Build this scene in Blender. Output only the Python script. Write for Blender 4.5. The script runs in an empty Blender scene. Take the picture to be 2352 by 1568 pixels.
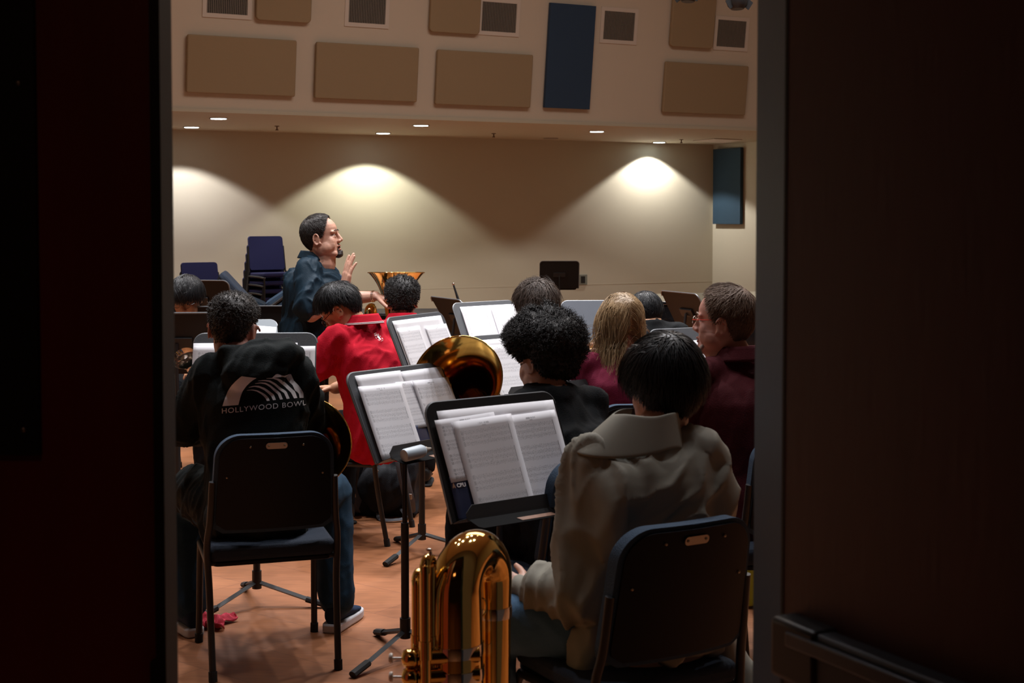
import bpy, bmesh, math, random
import numpy as np
from mathutils import Vector, Matrix, Euler, noise as mnoise
from mathutils.bvhtree import BVHTree
PI = math.pi
SC = bpy.context.scene
COL = SC.collection
V = Vector

# ------------------------------------------------------------------ camera
F = 3267.0
PITCH = math.radians(2.5)
CAMZ = 1.63
cd = bpy.data.cameras.new('camera'); cam = bpy.data.objects.new('camera', cd); COL.objects.link(cam)
cd.sensor_width = 36.0; cd.lens = 50.0; cd.shift_y = -146.4 / 2352
cd.clip_start = 0.05; cd.clip_end = 100
cam.location = (0, 0, CAMZ); cam.rotation_euler = (PI / 2 - PITCH, 0, 0)
cd.dof.use_dof = True; cd.dof.focus_distance = 7.2; cd.dof.aperture_fstop = 8.0
SC.camera = cam

# ------------------------------------------------------------------ world, view
w = bpy.data.worlds.new('world'); SC.world = w; w.use_nodes = True
w.node_tree.nodes['Background'].inputs[0].default_value = (0.30, 0.13, 0.09, 1)
w.node_tree.nodes['Background'].inputs[1].default_value = 0.006
SC.view_settings.view_transform = 'Standard'; SC.view_settings.look = 'None'
SC.view_settings.exposure = 0.30; SC.view_settings.gamma = 1.0
SC.view_settings.use_curve_mapping = False

# ------------------------------------------------------------------ lights of the room
def add_light(name, kind, loc, power, color=(1, 1, 1), rot=(0, 0, 0), size=0.1, cone=90, blend=0.3, size_y=None):
    l = bpy.data.lights.new(name, kind); l.energy = power; l.color = color
    if kind == 'AREA':
        l.size = size
        if size_y: l.shape = 'RECTANGLE'; l.size_y = size_y
    elif kind == 'SPOT':
        l.spot_size = math.radians(cone); l.spot_blend = blend; l.shadow_soft_size = size
    else:
        l.shadow_soft_size = size
    o = bpy.data.objects.new(name, l); COL.objects.link(o); o.location = loc; o.rotation_euler = rot
    return o
# theatre lamps high over the middle of the band
for k, (x, y, p) in enumerate([(-2.6, 7.6, 1.0), (0.2, 7.4, 1.0), (2.6, 8.2, 0.8), (-2.0, 10.2, 1.0), (0.9, 10.4, 0.9), (3.4, 11.2, 0.8), (1.6, 5.2, 0.34), (-1.3, 5.4, 0.34)]):
    for s in (-1, 1): add_light('hall_lamp', 'SPOT', (x + 0.45 * s, y + 0.2 * s, 6.2), 320 * p, (0.97, 0.965, 1.0), (0, 0, 0), 0.10, 92, 0.55)
# warm house light that reaches the upper wall
add_light('house_light', 'AREA', (1.5, 10.5, 6.35), 165, (1.0, 0.90, 0.80), (0, 0, 0), 5.0, size_y=3.0)

# added unseen fill that lifts the dark door leaves to red-brown
add_light('corridor_fill', 'AREA', (-0.6, 0.3, 2.9), 1.3, (1.0, 0.50, 0.32), (0, 0, 0), 0.5)
# ------------------------------------------------------------------ pixel helpers
cp, sp = math.cos(PITCH), math.sin(PITCH)
def ray(px, py):
    u = (px - 1176) / F; v = (637.6 - py) / F
    return V((u, cp + v * sp, -sp + v * cp))
def at(px, py, Y):
    d = ray(px, py)
    return V((0, 0, CAMZ)) + d * (Y / d.y)
def hit(px, py, p0, n):
    d = ray(px, py); c = V((0, 0, CAMZ))
    return c + d * ((p0 - c).dot(n) / d.dot(n))

# ------------------------------------------------------------------ materials
MATS = {}
def mat(name, col, rough=0.6, metal=0.0, bump=0.0, bscale=60, var=0.0, vscale=8, spec=0.5, coat=0.0, sheen=0.0, emis=None, estr=0, coords='Object', stretch=None, sss=0):
    if name in MATS: return MATS[name]
    m = bpy.data.materials.new(name); m.use_nodes = True; MATS[name] = m
    nt = m.node_tree; N = nt.nodes; L = nt.links; b = N['Principled BSDF']
    b.inputs['Base Color'].default_value = (*col, 1); b.inputs['Roughness'].default_value = rough
    b.inputs['Metallic'].default_value = metal; b.inputs['Specular IOR Level'].default_value = spec
    b.inputs['Coat Weight'].default_value = coat; b.inputs['Sheen Weight'].default_value = sheen
    if sss: b.inputs['Subsurface Weight'].default_value = sss; b.inputs['Subsurface Radius'].default_value = (0.01, 0.004, 0.002)
    if emis: b.inputs['Emission Color'].default_value = (*emis, 1); b.inputs['Emission Strength'].default_value = estr
    if bump or var:
        tc = N.new('ShaderNodeTexCoord'); mp = N.new('ShaderNodeMapping'); L.new(tc.outputs[coords], mp.inputs[0])
        if stretch: mp.inputs['Scale'].default_value = stretch
    if bump:
        nz = N.new('ShaderNodeTexNoise'); nz.inputs['Scale'].default_value = bscale; nz.inputs['Detail'].default_value = 4
        bp = N.new('ShaderNodeBump'); bp.inputs['Strength'].default_value = bump; bp.inputs['Distance'].default_value = 0.004
        L.new(mp.outputs[0], nz.inputs['Vector']); L.new(nz.outputs[0], bp.inputs['Height']); L.new(bp.outputs[0], b.inputs['Normal'])
    if var:
        n2 = N.new('ShaderNodeTexNoise'); n2.inputs['Scale'].default_value = vscale; n2.inputs['Detail'].default_value = 5
        mx = N.new('ShaderNodeMix'); mx.data_type = 'RGBA'
        L.new(mp.outputs[0], n2.inputs['Vector']); L.new(n2.outputs[0], mx.inputs[0])
        mx.inputs[6].default_value = (*[max(0, c * (1 - var)) for c in col], 1); mx.inputs[7].default_value = (*[min(1, c * (1 + var)) for c in col], 1)
        L.new(mx.outputs[2], b.inputs['Base Color'])
    return m

M_wall = mat('beige wall paint', (0.53, 0.505, 0.405), 0.75, bump=0.25, bscale=180, var=0.03, vscale=1.5)
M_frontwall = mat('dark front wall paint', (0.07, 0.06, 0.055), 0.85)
M_upper = mat('upper wall paint', (0.62, 0.55, 0.455), 0.8, bump=0.1, bscale=150, var=0.03, vscale=1.2)
M_ceil = mat('ceiling paint', (0.55, 0.48, 0.40), 0.85)
M_tan = mat('tan acoustic cloth', (0.34, 0.255, 0.155), 0.95, bump=0.5, bscale=350, var=0.08, vscale=200)
M_bluepanel = mat('navy acoustic cloth', (0.026, 0.058, 0.115), 0.95, bump=0.5, bscale=350, var=0.1, vscale=200)
M_vent = mat('vent frame paint', (0.66, 0.60, 0.54), 0.6)
M_dark = mat('dark void', (0.012, 0.010, 0.009), 0.9)
M_louver = mat('vent louver paint', (0.20, 0.18, 0.155), 0.6)
M_blackmetal = mat('black powder coated metal', (0.016, 0.016, 0.017), 0.42, bump=0.08, bscale=400, spec=0.4)
M_desk = mat('charcoal stand desk paint', (0.075, 0.08, 0.088), 0.55, bump=0.15, bscale=300, var=0.1, vscale=30)
M_deskback = mat('black stand desk paint', (0.010, 0.009, 0.009), 0.5, spec=0.25, bump=0.1, bscale=300)
M_rubber = mat('black rubber', (0.012, 0.012, 0.012), 0.8)
M_chairblue = mat('steel blue seat cloth', (0.020, 0.045, 0.082), 0.9, bump=0.5, bscale=300, var=0.15, vscale=80)
M_chairshell = mat('black chair shell', (0.006, 0.007, 0.011), 0.45, spec=0.15)
M_navychair = mat('navy chair cloth', (0.014, 0.018, 0.095), 0.9, bump=0.4, bscale=300, var=0.15, vscale=100)
M_plate = mat('brushed tag metal', (0.42, 0.38, 0.34), 0.35, metal=0.9, bump=0.1, bscale=200)
M_rivet = mat('brass rivet', (0.35, 0.30, 0.22), 0.35, metal=1.0)
M_brass = mat('lacquered brass', (0.83, 0.56, 0.17), 0.07, metal=1.0, coat=0.3)
M_brass_in = mat('gold bell interior', (0.86, 0.48, 0.10), 0.12, metal=1.0, coat=0.2)
M_silver = mat('nickel silver', (0.75, 0.71, 0.66), 0.1, metal=1.0)
M_pearl = mat('pearl button', (0.75, 0.68, 0.6), 0.25)
M_sticker = mat('brown inventory sticker', (0.30, 0.15, 0.09), 0.6, bump=0.2, bscale=100, var=0.2, vscale=60)
M_label = mat('pale sticker', (0.35, 0.3, 0.25), 0.6)
M_jamb = mat('dark teal door frame paint', (0.018, 0.050, 0.080), 0.5, spec=0.2, bump=0.08, bscale=40, var=0.2, vscale=4)
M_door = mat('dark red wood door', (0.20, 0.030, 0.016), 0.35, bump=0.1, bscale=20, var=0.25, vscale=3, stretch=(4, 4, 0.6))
M_doorblack = mat('black door edge', (0.008, 0.008, 0.008), 0.6)
M_glass = mat('dark door glass', (0.02, 0.02, 0.02), 0.05)
M_skin = mat('light skin', (0.55, 0.30, 0.21), 0.5, bump=0.05, bscale=200, var=0.06, vscale=12, sss=0.1)
M_skin2 = mat('tan skin', (0.42, 0.215, 0.12), 0.5, bump=0.05, bscale=200, var=0.06, vscale=12, sss=0.1)
M_skin3 = mat('ruddy skin', (0.52, 0.25, 0.19), 0.5, bump=0.08, bscale=150, var=0.1, vscale=14, sss=0.1)
M_lip = mat('lip', (0.42, 0.15, 0.12), 0.45)
M_mouth = mat('mouth inside', (0.08, 0.02, 0.02), 0.6)
M_eye = mat('eye white', (0.6, 0.56, 0.52), 0.2)
M_iris = mat('dark iris', (0.03, 0.018, 0.012), 0.15)
def hairmat(name, col, rough=0.42): return mat(name, col, rough, var=0.35, vscale=70, spec=0.45)
H_black = hairmat('black hair', (0.010, 0.010, 0.011))
H_afro = hairmat('black curly hair', (0.009, 0.007, 0.006), 0.6)
H_dkbrown = hairmat('dark brown hair', (0.020, 0.013, 0.009), 0.55)
H_brown = hairmat('brown hair', (0.052, 0.031, 0.020), 0.55)
H_greybrown = hairmat('greying brown hair', (0.15, 0.088, 0.055), 0.55)
H_blonde = hairmat('wavy dark blonde hair', (0.33, 0.215, 0.11), 0.42)
H_beard = hairmat('dark beard', (0.018, 0.010, 0.007), 0.6)
H_greybeard = hairmat('grey beard', (0.35, 0.28, 0.24), 0.6)
def cloth(name, col, rough=0.85, bump=0.35, bs=220, **k): return mat(name, col, rough, bump=bump, bscale=bs, var=0.12, vscale=10, spec=0.15, **k)
C_hoodie = cloth('black fleece', (0.010, 0.013, 0.013))
C_blacksweat = cloth('black sweatshirt cloth', (0.008, 0.009, 0.010))
C_olive = cloth('olive grey jacket cloth', (0.26, 0.245, 0.20), 0.7, bump=0.06, bs=500)
C_red = cloth('red polo cloth', (0.42, 0.004, 0.018))
C_maroon = cloth('maroon tee cloth', (0.150, 0.012, 0.035))
C_maroon2 = cloth('dark maroon polo cloth', (0.055, 0.006, 0.009))
C_navy = cloth('dark teal navy shirt cloth', (0.006, 0.019, 0.032), 0.6)
C_blue2 = cloth('slate blue shirt cloth', (0.035, 0.065, 0.14), 0.7)
C_jeans = cloth('blue denim', (0.016, 0.042, 0.074), bs=400)
C_jeans2 = cloth('light blue denim', (0.075, 0.15, 0.25), bs=400)
C_black = cloth('black trousers cloth', (0.006, 0.006, 0.007))
C_white = cloth('white cotton', (0.7, 0.7, 0.7))
C_grey = cloth('grey shirt cloth', (0.10, 0.11, 0.12))
M_print = mat('white shirt print', (0.85, 0.82, 0.82), 0.6)
M_dimprint = mat('faded script print', (0.45, 0.36, 0.36), 0.7)
M_shoe = cloth('navy knit shoe', (0.015, 0.028, 0.06))
M_sole = mat('white foam sole', (0.55, 0.55, 0.58), 0.6)
M_blackshoe = mat('black shoe leather', (0.01, 0.01, 0.01), 0.4)
M_paperplain = mat('white paper', (0.80, 0.79, 0.82), 0.7, bump=0.1, bscale=20)
M_frameglass = mat('dark spectacle frame', (0.02, 0.012, 0.01), 0.3)
M_redframe = mat('red spectacle frame', (0.75, 0.06, 0.03), 0.3)
M_lens = mat('lens', (0.25, 0.22, 0.22), 0.05, spec=0.8)
M_pack = cloth('black nylon', (0.018, 0.019, 0.022), 0.6)
M_strap = cloth('grey webbing', (0.10, 0.10, 0.11), 0.7)
M_pink = cloth('pink cloth', (0.55, 0.055, 0.085))
M_folder = mat('navy folder card', (0.020, 0.028, 0.075), 0.5)
M_piano = mat('black piano lacquer', (0.006, 0.006, 0.007), 0.08, coat=0.6)
M_bottle = mat('pale grey plastic bottle', (0.52, 0.60, 0.66), 0.4)
M_lime = mat('lime plastic', (0.38, 0.42, 0.02), 0.5)
M_lampglow = mat('lit lamp lens', (1, 1, 1), 0.4, emis=(0.86, 1.0, 1.0), estr=9.0)
M_lampring = mat('lamp trim ring', (0.35, 0.32, 0.28), 0.4)
M_plateg = mat('grey wall plate', (0.20, 0.22, 0.19), 0.5)

def floor_material():
    m = bpy.data.materials.new('orange wood floor'); m.use_nodes = True
    nt = m.node_tree; N = nt.nodes; L = nt.links; b = N['Principled BSDF']
    tc = N.new('ShaderNodeTexCoord'); mp = N.new('ShaderNodeMapping'); mp.inputs['Rotation'].default_value = (0, 0, math.radians(38))
    L.new(tc.outputs['Object'], mp.inputs[0])
    br = N.new('ShaderNodeTexBrick'); L.new(mp.outputs[0], br.inputs['Vector'])
    br.inputs['Scale'].default_value = 1.0; br.inputs['Brick Width'].default_value = 1.6; br.inputs['Row Height'].default_value = 0.30
    br.inputs['Mortar Size'].default_value = 0.0022; br.inputs['Mortar Smooth'].default_value = 0.4
    br.inputs['Color1'].default_value = (0.31, 0.115, 0.045, 1); br.inputs['Color2'].default_value = (0.36, 0.138, 0.055, 1)
    br.inputs['Mortar'].default_value = (0.20, 0.075, 0.033, 1)
    n1 = N.new('ShaderNodeTexNoise'); m2 = N.new('ShaderNodeMapping'); m2.inputs['Rotation'].default_value = (0, 0, math.radians(38)); m2.inputs['Scale'].default_value = (3, 22, 1)
    L.new(tc.outputs['Object'], m2.inputs[0]); L.new(m2.outputs[0], n1.inputs['Vector']); n1.inputs['Scale'].default_value = 2.5; n1.inputs['Detail'].default_value = 8
    n2 = N.new('ShaderNodeTexNoise'); L.new(tc.outputs['Object'], n2.inputs['Vector']); n2.inputs['Scale'].default_value = 2.2; n2.inputs['Detail'].default_value = 5
    r1 = N.new('ShaderNodeMapRange'); L.new(n1.outputs[0], r1.inputs[0]); r1.inputs[1].default_value = 0.3; r1.inputs[2].default_value = 0.7; r1.inputs[3].default_value = 0.82; r1.inputs[4].default_value = 1.12
    r2 = N.new('ShaderNodeMapRange'); L.new(n2.outputs[0], r2.inputs[0]); r2.inputs[1].default_value = 0.3; r2.inputs[2].default_value = 0.7; r2.inputs[3].default_value = 0.75; r2.inputs[4].default_value = 1.15
    mm = N.new('ShaderNodeMath'); mm.operation = 'MULTIPLY'; L.new(r1.outputs[0], mm.inputs[0]); L.new(r2.outputs[0], mm.inputs[1])
    mx = N.new('ShaderNodeMix'); mx.data_type = 'RGBA'; mx.blend_type = 'MULTIPLY'; mx.inputs[0].default_value = 1
    L.new(br.outputs['Color'], mx.inputs[6]); L.new(mm.outputs[0], mx.inputs[7]); L.new(mx.outputs[2], b.inputs['Base Color'])
    rr = N.new('ShaderNodeMapRange'); L.new(n2.outputs[0], rr.inputs[0]); rr.inputs[3].default_value = 0.32; rr.inputs[4].default_value = 0.55
    L.new(rr.outputs[0], b.inputs['Roughness'])
    return m

def music_material(seed, dark=0.55, title=True, systems=4):
    m = bpy.data.materials.new('printed score page'); m.use_nodes = True
    nt = m.node_tree; N = nt.nodes; L = nt.links; b = N['Principled BSDF']; b.inputs['Roughness'].default_value = 0.75
    def mth(op, a, c=None, d=None):
        n = N.new('ShaderNodeMath'); n.operation = op
        for i, x in enumerate((a, c, d)):
            if x is None: continue
            if isinstance(x, (int, float)): n.inputs[i].default_value = x
            else: L.new(x, n.inputs[i])
        return n.outputs[0]
    uv = N.new('ShaderNodeTexCoord'); s = N.new('ShaderNodeSeparateXYZ'); L.new(uv.outputs['UV'], s.inputs[0])
    u, v = s.outputs[0], s.outputs[1]
    t = mth('MULTIPLY', mth('SUBTRACT', 0.90, v), systems * 4 / 0.92)
    inpage = mth('MULTIPLY', mth('GREATER_THAN', t, 0.0), mth('MULTIPLY', mth('GREATER_THAN', u, 0.09), mth('LESS_THAN', u, 0.91)))
    sysm = mth('MODULO', t, 4.0); fr = mth('FRACT', sysm)
    insys = mth('LESS_THAN', sysm, 2.95)
    band = mth('MULTIPLY', mth('GREATER_THAN', fr, 0.30), mth('LESS_THAN', fr, 0.78))
    wide = mth('MULTIPLY', mth('GREATER_THAN', fr, 0.10), mth('LESS_THAN', fr, 0.95))
    def nz(sx, sy, sc):
        mp = N.new('ShaderNodeMapping'); L.new(uv.outputs['UV'], mp.inputs[0]); mp.inputs['Scale'].default_value = (sx, sy, 1); mp.inputs['Location'].default_value = (seed * 1.7, seed * 0.9, 0)
        n = N.new('ShaderNodeTexNoise'); L.new(mp.outputs[0], n.inputs['Vector']); n.inputs['Scale'].default_value = sc; n.inputs['Detail'].default_value = 2
        return n.outputs[0]
    n1 = nz(1.0, 1.6, 62); n2 = nz(1.0, 2.6, 26)
    notes = mth('MULTIPLY', mth('GREATER_THAN', n1, 0.56), wide)
    beams = mth('MULTIPLY', mth('GREATER_THAN', n2, 0.66), mth('SUBTRACT', 1.0, band))
    lines = mth('MULTIPLY', mth('GREATER_THAN', mth('SINE', mth('MULTIPLY', fr, 65.0)), 0.2), band)
    clef = mth('MULTIPLY', mth('LESS_THAN', u, 0.125), wide)
    ink = mth('ADD', mth('MULTIPLY', notes, 0.42), mth('ADD', mth('MULTIPLY', lines, 0.24), mth('ADD', mth('MULTIPLY', beams, 0.5), mth('MULTIPLY', clef, 0.3))))
    bar = mth('MULTIPLY', mth('GREATER_THAN', u, 0.900), mth('LESS_THAN', sysm, 2.8))
    ink = mth('MAXIMUM', mth('MULTIPLY', ink, insys), mth('MULTIPLY', bar, 0.85))
    ink = mth('MULTIPLY', ink, inpage)
    if title:
        tt = mth('MULTIPLY', mth('MULTIPLY', mth('GREATER_THAN', v, 0.938), mth('LESS_THAN', v, 0.958)), mth('MULTIPLY', mth('GREATER_THAN', u, 0.41), mth('LESS_THAN', u, 0.59)))
        tt = mth('MULTIPLY', tt, mth('GREATER_THAN', nz(1, 0.1, 90), 0.47))
        t2 = mth('MULTIPLY', mth('MULTIPLY', mth('GREATER_THAN', v, 0.922), mth('LESS_THAN', v, 0.930)), mth('MULTIPLY', mth('GREATER_THAN', u, 0.47), mth('LESS_THAN', u, 0.53)))
        ink = mth('MAXIMUM', ink, mth('MULTIPLY', mth('MAXIMUM', tt, t2), 0.7))
    fac = mth('MULTIPLY', mth('MINIMUM', ink, 1.0), dark)
    mx = N.new('ShaderNodeMix'); mx.data_type = 'RGBA'; L.new(fac, mx.inputs[0])
    mx.inputs[6].default_value = (0.80, 0.79, 0.82, 1); mx.inputs[7].default_value = (0.03, 0.03, 0.04, 1)
    L.new(mx.outputs[2], b.inputs['Base Color'])
    return m
M_pages = [music_material(i * 3.1 + 1, dark=[0.62, 0.82, 0.7, 0.65][i]) for i in range(4)]

# ------------------------------------------------------------------ mesh building
def basis(d, up=V((0, 0, 1))):
    d = V(d).normalized()
    if abs(d.dot(up)) > 0.98: up = V((0, 1, 0)) if abs(d.y) < 0.9 else V((1, 0, 0))
    x = up.cross(d).normalized(); y = d.cross(x).normalized()
    return x, y, d
class MB:
    def __init__(self): self.v = []; self.f = []; self.uv = None
    def add(self, vs, fs):
        n = len(self.v); self.v += [tuple(p) for p in vs]; self.f += [tuple(i + n for i in f) for f in fs]; return self
    def box(self, c, s, M=None):
        c = V(c); h = V(s) / 2; vs = []
        for z in (-1, 1):
            for y in (-1, 1):
                for x in (-1, 1):
                    p = V((x * h.x, y * h.y, z * h.z))
                    if M: p = M @ p
                    vs.append(c + p)
        return self.add(vs, [(0, 2, 3, 1), (4, 5, 7, 6), (0, 1, 5, 4), (2, 6, 7, 3), (0, 4, 6, 2), (1, 3, 7, 5)])
    def tube(self, pts, r, n=12, cap=True, up=V((0, 0, 1)), sy=1.0):
        pts = [V(p) for p in pts]; m = len(pts)
        if isinstance(r, (int, float)): r = [r] * m
        vs = []; X = None
        for i, p in enumerate(pts):
            d = (pts[min(i + 1, m - 1)] - pts[max(i - 1, 0)])
            if d.length < 1e-9: d = V((0, 0, 1))
            d.normalize()
            if X is None: X, Y, _ = basis(d, up)
            else:
                X = (X - d * X.dot(d)).normalized(); Y = d.cross(X)
            for k in range(n):
                a = 2 * PI * k / n
                vs.append(p + X * (math.cos(a) * r[i]) + Y * (math.sin(a) * r[i] * sy))
        fs = []
        for i in range(m - 1):
            for k in range(n):
                a = i * n + k; b = i * n + (k + 1) % n
                fs.append((a, b, b + n, a + n))
        if cap: fs.append(tuple(range(n - 1, -1, -1))); fs.append(tuple((m - 1) * n + k for k in range(n)))
        return self.add(vs, fs)
    def capsule(self, a, b, ra, rb, n=14):
        a = V(a); b = V(b); d = b - a
        if d.length < 1e-6: d = V((0, 0, 1e-4)); b = a + d
        u = d.normalized(); pts = []; rs = []
        for k in range(5):
            t = PI / 2 * (1 - k / 4.0) ; pts.append(a - u * ra * math.sin(t)); rs.append(max(1e-4, ra * math.cos(t)))
        for k in range(5):
            t = PI / 2 * (k / 4.0); pts.append(b + u * rb * math.sin(t)); rs.append(max(1e-4, rb * math.cos(t)))
        return self.tube(pts, rs, n)
    def ell(self, c, r, M=None, n=18, m=12):
        c = V(c); vs = []; fs = []
        if isinstance(r, (int, float)): r = (r, r, r)
        for i in range(m + 1):
            t = PI * i / m
            for k in range(n):
                a = 2 * PI * k / n; s = max(math.sin(t), 1e-3)
                p = V((r[0] * s * math.cos(a), r[1] * s * math.sin(a), -r[2] * math.cos(t)))
                if M: p = M @ p
                vs.append(c + p)
        for i in range(m):
            for k in range(n):
                a = i * n + k; b = i * n + (k + 1) % n; fs.append((a, b, b + n, a + n))
        fs.append(tuple(range(n - 1, -1, -1))); fs.append(tuple(m * n + k for k in range(n)))
        return self.add(vs, fs)
    def loft(self, rings, cap=True):
        n = len(rings[0]); vs = [p for r in rings for p in r]; fs = []
        for i in range(len(rings) - 1):
            for k in range(n):
                a = i * n + k; b = i * n + (k + 1) % n; fs.append((a, b, b + n, a + n))
        if cap: fs.append(tuple(range(n - 1, -1, -1))); fs.append(tuple((len(rings) - 1) * n + k for k in range(n)))
        return self.add(vs, fs)
    def lathe(self, prof, o, axis, n=48, close=False):
        x, y, d = basis(axis); o = V(o)
        rings = [[o + d * z + (x * math.cos(2 * PI * k / n) + y * math.sin(2 * PI * k / n)) * max(r, 1e-4) for k in range(n)] for r, z in prof]
        return self.loft(rings, cap=not close)
    def prism(self, outline, M, th):
        n = len(outline); a = [M @ V((x, y, 0)) for x, y in outline]; b = [M @ V((x, y, th)) for x, y in outline]
        fs = [tuple(range(n - 1, -1, -1)), tuple(range(n, 2 * n))] + [(i, (i + 1) % n, n + (i + 1) % n, n + i) for i in range(n)]
        return self.add(a + b, fs)
    def grid(self, fn, nu, nv, uv=False):
        n = len(self.v); self.v += [tuple(fn(i / nu, j / nv)) for j in range(nv + 1) for i in range(nu + 1)]
        w_ = nu + 1
        self.f += [(n + j * w_ + i, n + j * w_ + i + 1, n + (j + 1) * w_ + i + 1, n + (j + 1) * w_ + i) for j in range(nv) for i in range(nu)]
        if uv: self.uv = [(i / nu, j / nv) for j in range(nv + 1) for i in range(nu + 1)]
        return self
    def build(self, name, m, parent=None, smooth=True, bevel=0, thick=0, auto=40, sub=0):
        me = bpy.data.meshes.new(name); me.from_pydata(self.v, [], self.f); me.validate(); me.update()
        if self.uv:
            ul = me.uv_layers.new()
            for l in me.loops: ul.data[l.index].uv = self.uv[l.vertex_index]
        bm = bmesh.new(); bm.from_mesh(me); bmesh.ops.recalc_face_normals(bm, faces=bm.faces); bm.to_mesh(me); bm.free()
        me.materials.append(m)
        o = bpy.data.objects.new(name, me); COL.objects.link(o)
        if parent: o.parent = parent
        if thick:
            s = o.modifiers.new('t', 'SOLIDIFY'); s.thickness = thick; s.offset = 0
        if bevel:
            b = o.modifiers.new('b', 'BEVEL'); b.width = bevel; b.segments = 3; b.limit_method = 'ANGLE'; b.angle_limit = math.radians(35)
        if sub:
            s = o.modifiers.new('s', 'SUBSURF'); s.levels = sub; s.render_levels = sub
        if smooth:
            for p in me.polygons: p.use_smooth = True
            me.set_sharp_from_angle(angle=math.radians(auto))
        return o
def tag(o, label=None, cat=None, group=None, kind=None):
    if label: o['label'] = label
    if cat: o['category'] = cat
    if group: o['group'] = group
    if kind: o['kind'] = kind
    return o
def thing(name, loc, yaw, label, cat, group=None):
    o = bpy.data.objects.new(name, None); COL.objects.link(o); o.empty_display_size = 0.1
    o.location = loc; o.rotation_euler = (0, 0, math.radians(yaw)); tag(o, label, cat, group); return o
KIDS = {}
def copy_thing(root, loc=None, rot=None, label=None, group=None):
    r = root.copy(); COL.objects.link(r)
    if loc is not None: r.location = loc
    if rot is not None: r.rotation_euler = rot
    if label: r['label'] = label
    if group: r['group'] = group
    def rec(src, dst):
        for ch in [x for x in bpy.data.objects if x.parent == src]:
            c = ch.copy(); COL.objects.link(c); c.parent = dst; rec(ch, c)
    rec(root, r)
    return r
def crom(pts, n=8):
    P = [V(p) for p in pts]; P = [P[0] * 2 - P[1]] + P + [P[-1] * 2 - P[-2]]; out = []
    for i in range(1, len(P) - 2):
        for k in range(n):
            t = k / n; a, b, c, d = P[i - 1], P[i], P[i + 1], P[i + 2]
            out.append(0.5 * ((2 * b) + (c - a) * t + (2 * a - 5 * b + 4 * c - d) * t * t + (3 * b - a - 3 * c + d) * t ** 3))
    out.append(P[-2]); return out
def lerp_list(vals, m):
    return list(np.interp(np.linspace(0, len(vals) - 1, m), range(len(vals)), vals))
def rrect(wd, ht, r, seg=6, rb=None):
    """outline with rounded top corners r, bottom corners rb; y from 0 to ht"""
    rb = r if rb is None else rb; out = []
    for cx, cy, a0, rr in ((wd / 2 - r, ht - r, 0, r), (-wd / 2 + r, ht - r, 90, r), (-wd / 2 + rb, rb, 180, rb), (wd / 2 - rb, rb, 270, rb)):
        if rr < 1e-4: out.append((cx, cy)); continue
        for k in range(seg + 1):
            a = math.radians(a0 + 90 * k / seg); out.append((cx + rr * math.cos(a), cy + rr * math.sin(a)))
    return out
def frame(o, x, y, z):
    return Matrix(((x[0], y[0], z[0], o[0]), (x[1], y[1], z[1], o[1]), (x[2], y[2], z[2], o[2]), (0, 0, 0, 1)))

# ================================================================== ROOM SHELL
AW = math.radians(27.5)
D = V((math.cos(AW), math.sin(AW), 0)); NW = V((math.sin(AW), -math.cos(AW), 0))
ZC = 2.72; CORNER = V((3.10, 21.98, 0)); EDGE = V((-0.18, 16.70, ZC))
HT = 6.6
def slab(name, pts, th, m, nrm):
    """planar polygon pts extruded by th along nrm"""
    b = MB(); n = len(pts); nn = V(nrm).normalized() * th
    b.add([V(p) for p in pts] + [V(p) + nn for p in pts], [tuple(range(n)), tuple(range(2 * n - 1, n - 1, -1))] + [(i, (i + 1) % n, n + (i + 1) % n, n + i) for i in range(n)])
    return tag(b.build(name, m, smooth=False), kind='structure')
YD0, YD1 = 2.22, 2.37
XL, XR = -6.0, 12.9
slab('floor', [(XL - 3, -1.5, 0), (XR + 2, -1.5, 0), (XR + 2, 24, 0), (XL - 3, 24, 0)], 0.1, floor_material(), (0, 0, -1))
wl = CORNER + D * (-(CORNER.x - (XL - 0.2)) / D.x)
slab('wall_back', [wl, CORNER, CORNER + V((0, 0, HT)), wl + V((0, 0, HT))], 0.15, M_wall, -NW)
rr_end = CORNER + NW * 22.2
slab('wall_right', [CORNER - NW * 0.3, rr_end, rr_end + V((0, 0, HT)), CORNER - NW * 0.3 + V((0, 0, HT))], 0.15, M_wall, D)
slab('wall_left', [(XL, YD1, 0), (XL, 18, 0), (XL, 18, HT), (XL, YD1, HT)], 0.15, M_wall, (-1, 0, 0))
slab('ceiling', [(XL - 1, YD0, HT), (XR + 1, YD0, HT), (XR + 1, 24, HT), (XL - 1, 24, HT)], 0.1, M_ceil, (0, 0, 1))
# soffit (lowered ceiling over the recess)
e0 = EDGE + D * ((XL - 0.1 - EDGE.x) / D.x); e1 = EDGE + D * ((CORNER + NW * 3.17 - EDGE).dot(D))
pw = -NW * 3.3
slab('ceiling_recess', [e0, e1, e1 + pw, e0 + pw], 0.03, M_wall, (0, 0, 1))
TAU = math.radians(7.0)
UP = V((0, 0, math.cos(TAU))) + NW * math.sin(TAU); NU = (NW * math.cos(TAU) - V((0, 0, math.sin(TAU)))).normalized()
lip = 0.035
slab('trim_1', [e0 - NW * 0.0, e1, e1 + V((0, 0, lip)), e0 + V((0, 0, lip))], 0.03, M_wall, NW)
E2 = EDGE + V((0, 0, lip))
slab('wall_upper', [e0 + V((0, 0, lip)), e1 + D * 0.3 + V((0, 0, lip)), e1 + D * 0.3 + UP * 4.0, e0 + UP * 4.0], 0.12, M_upper, -NU)

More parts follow.
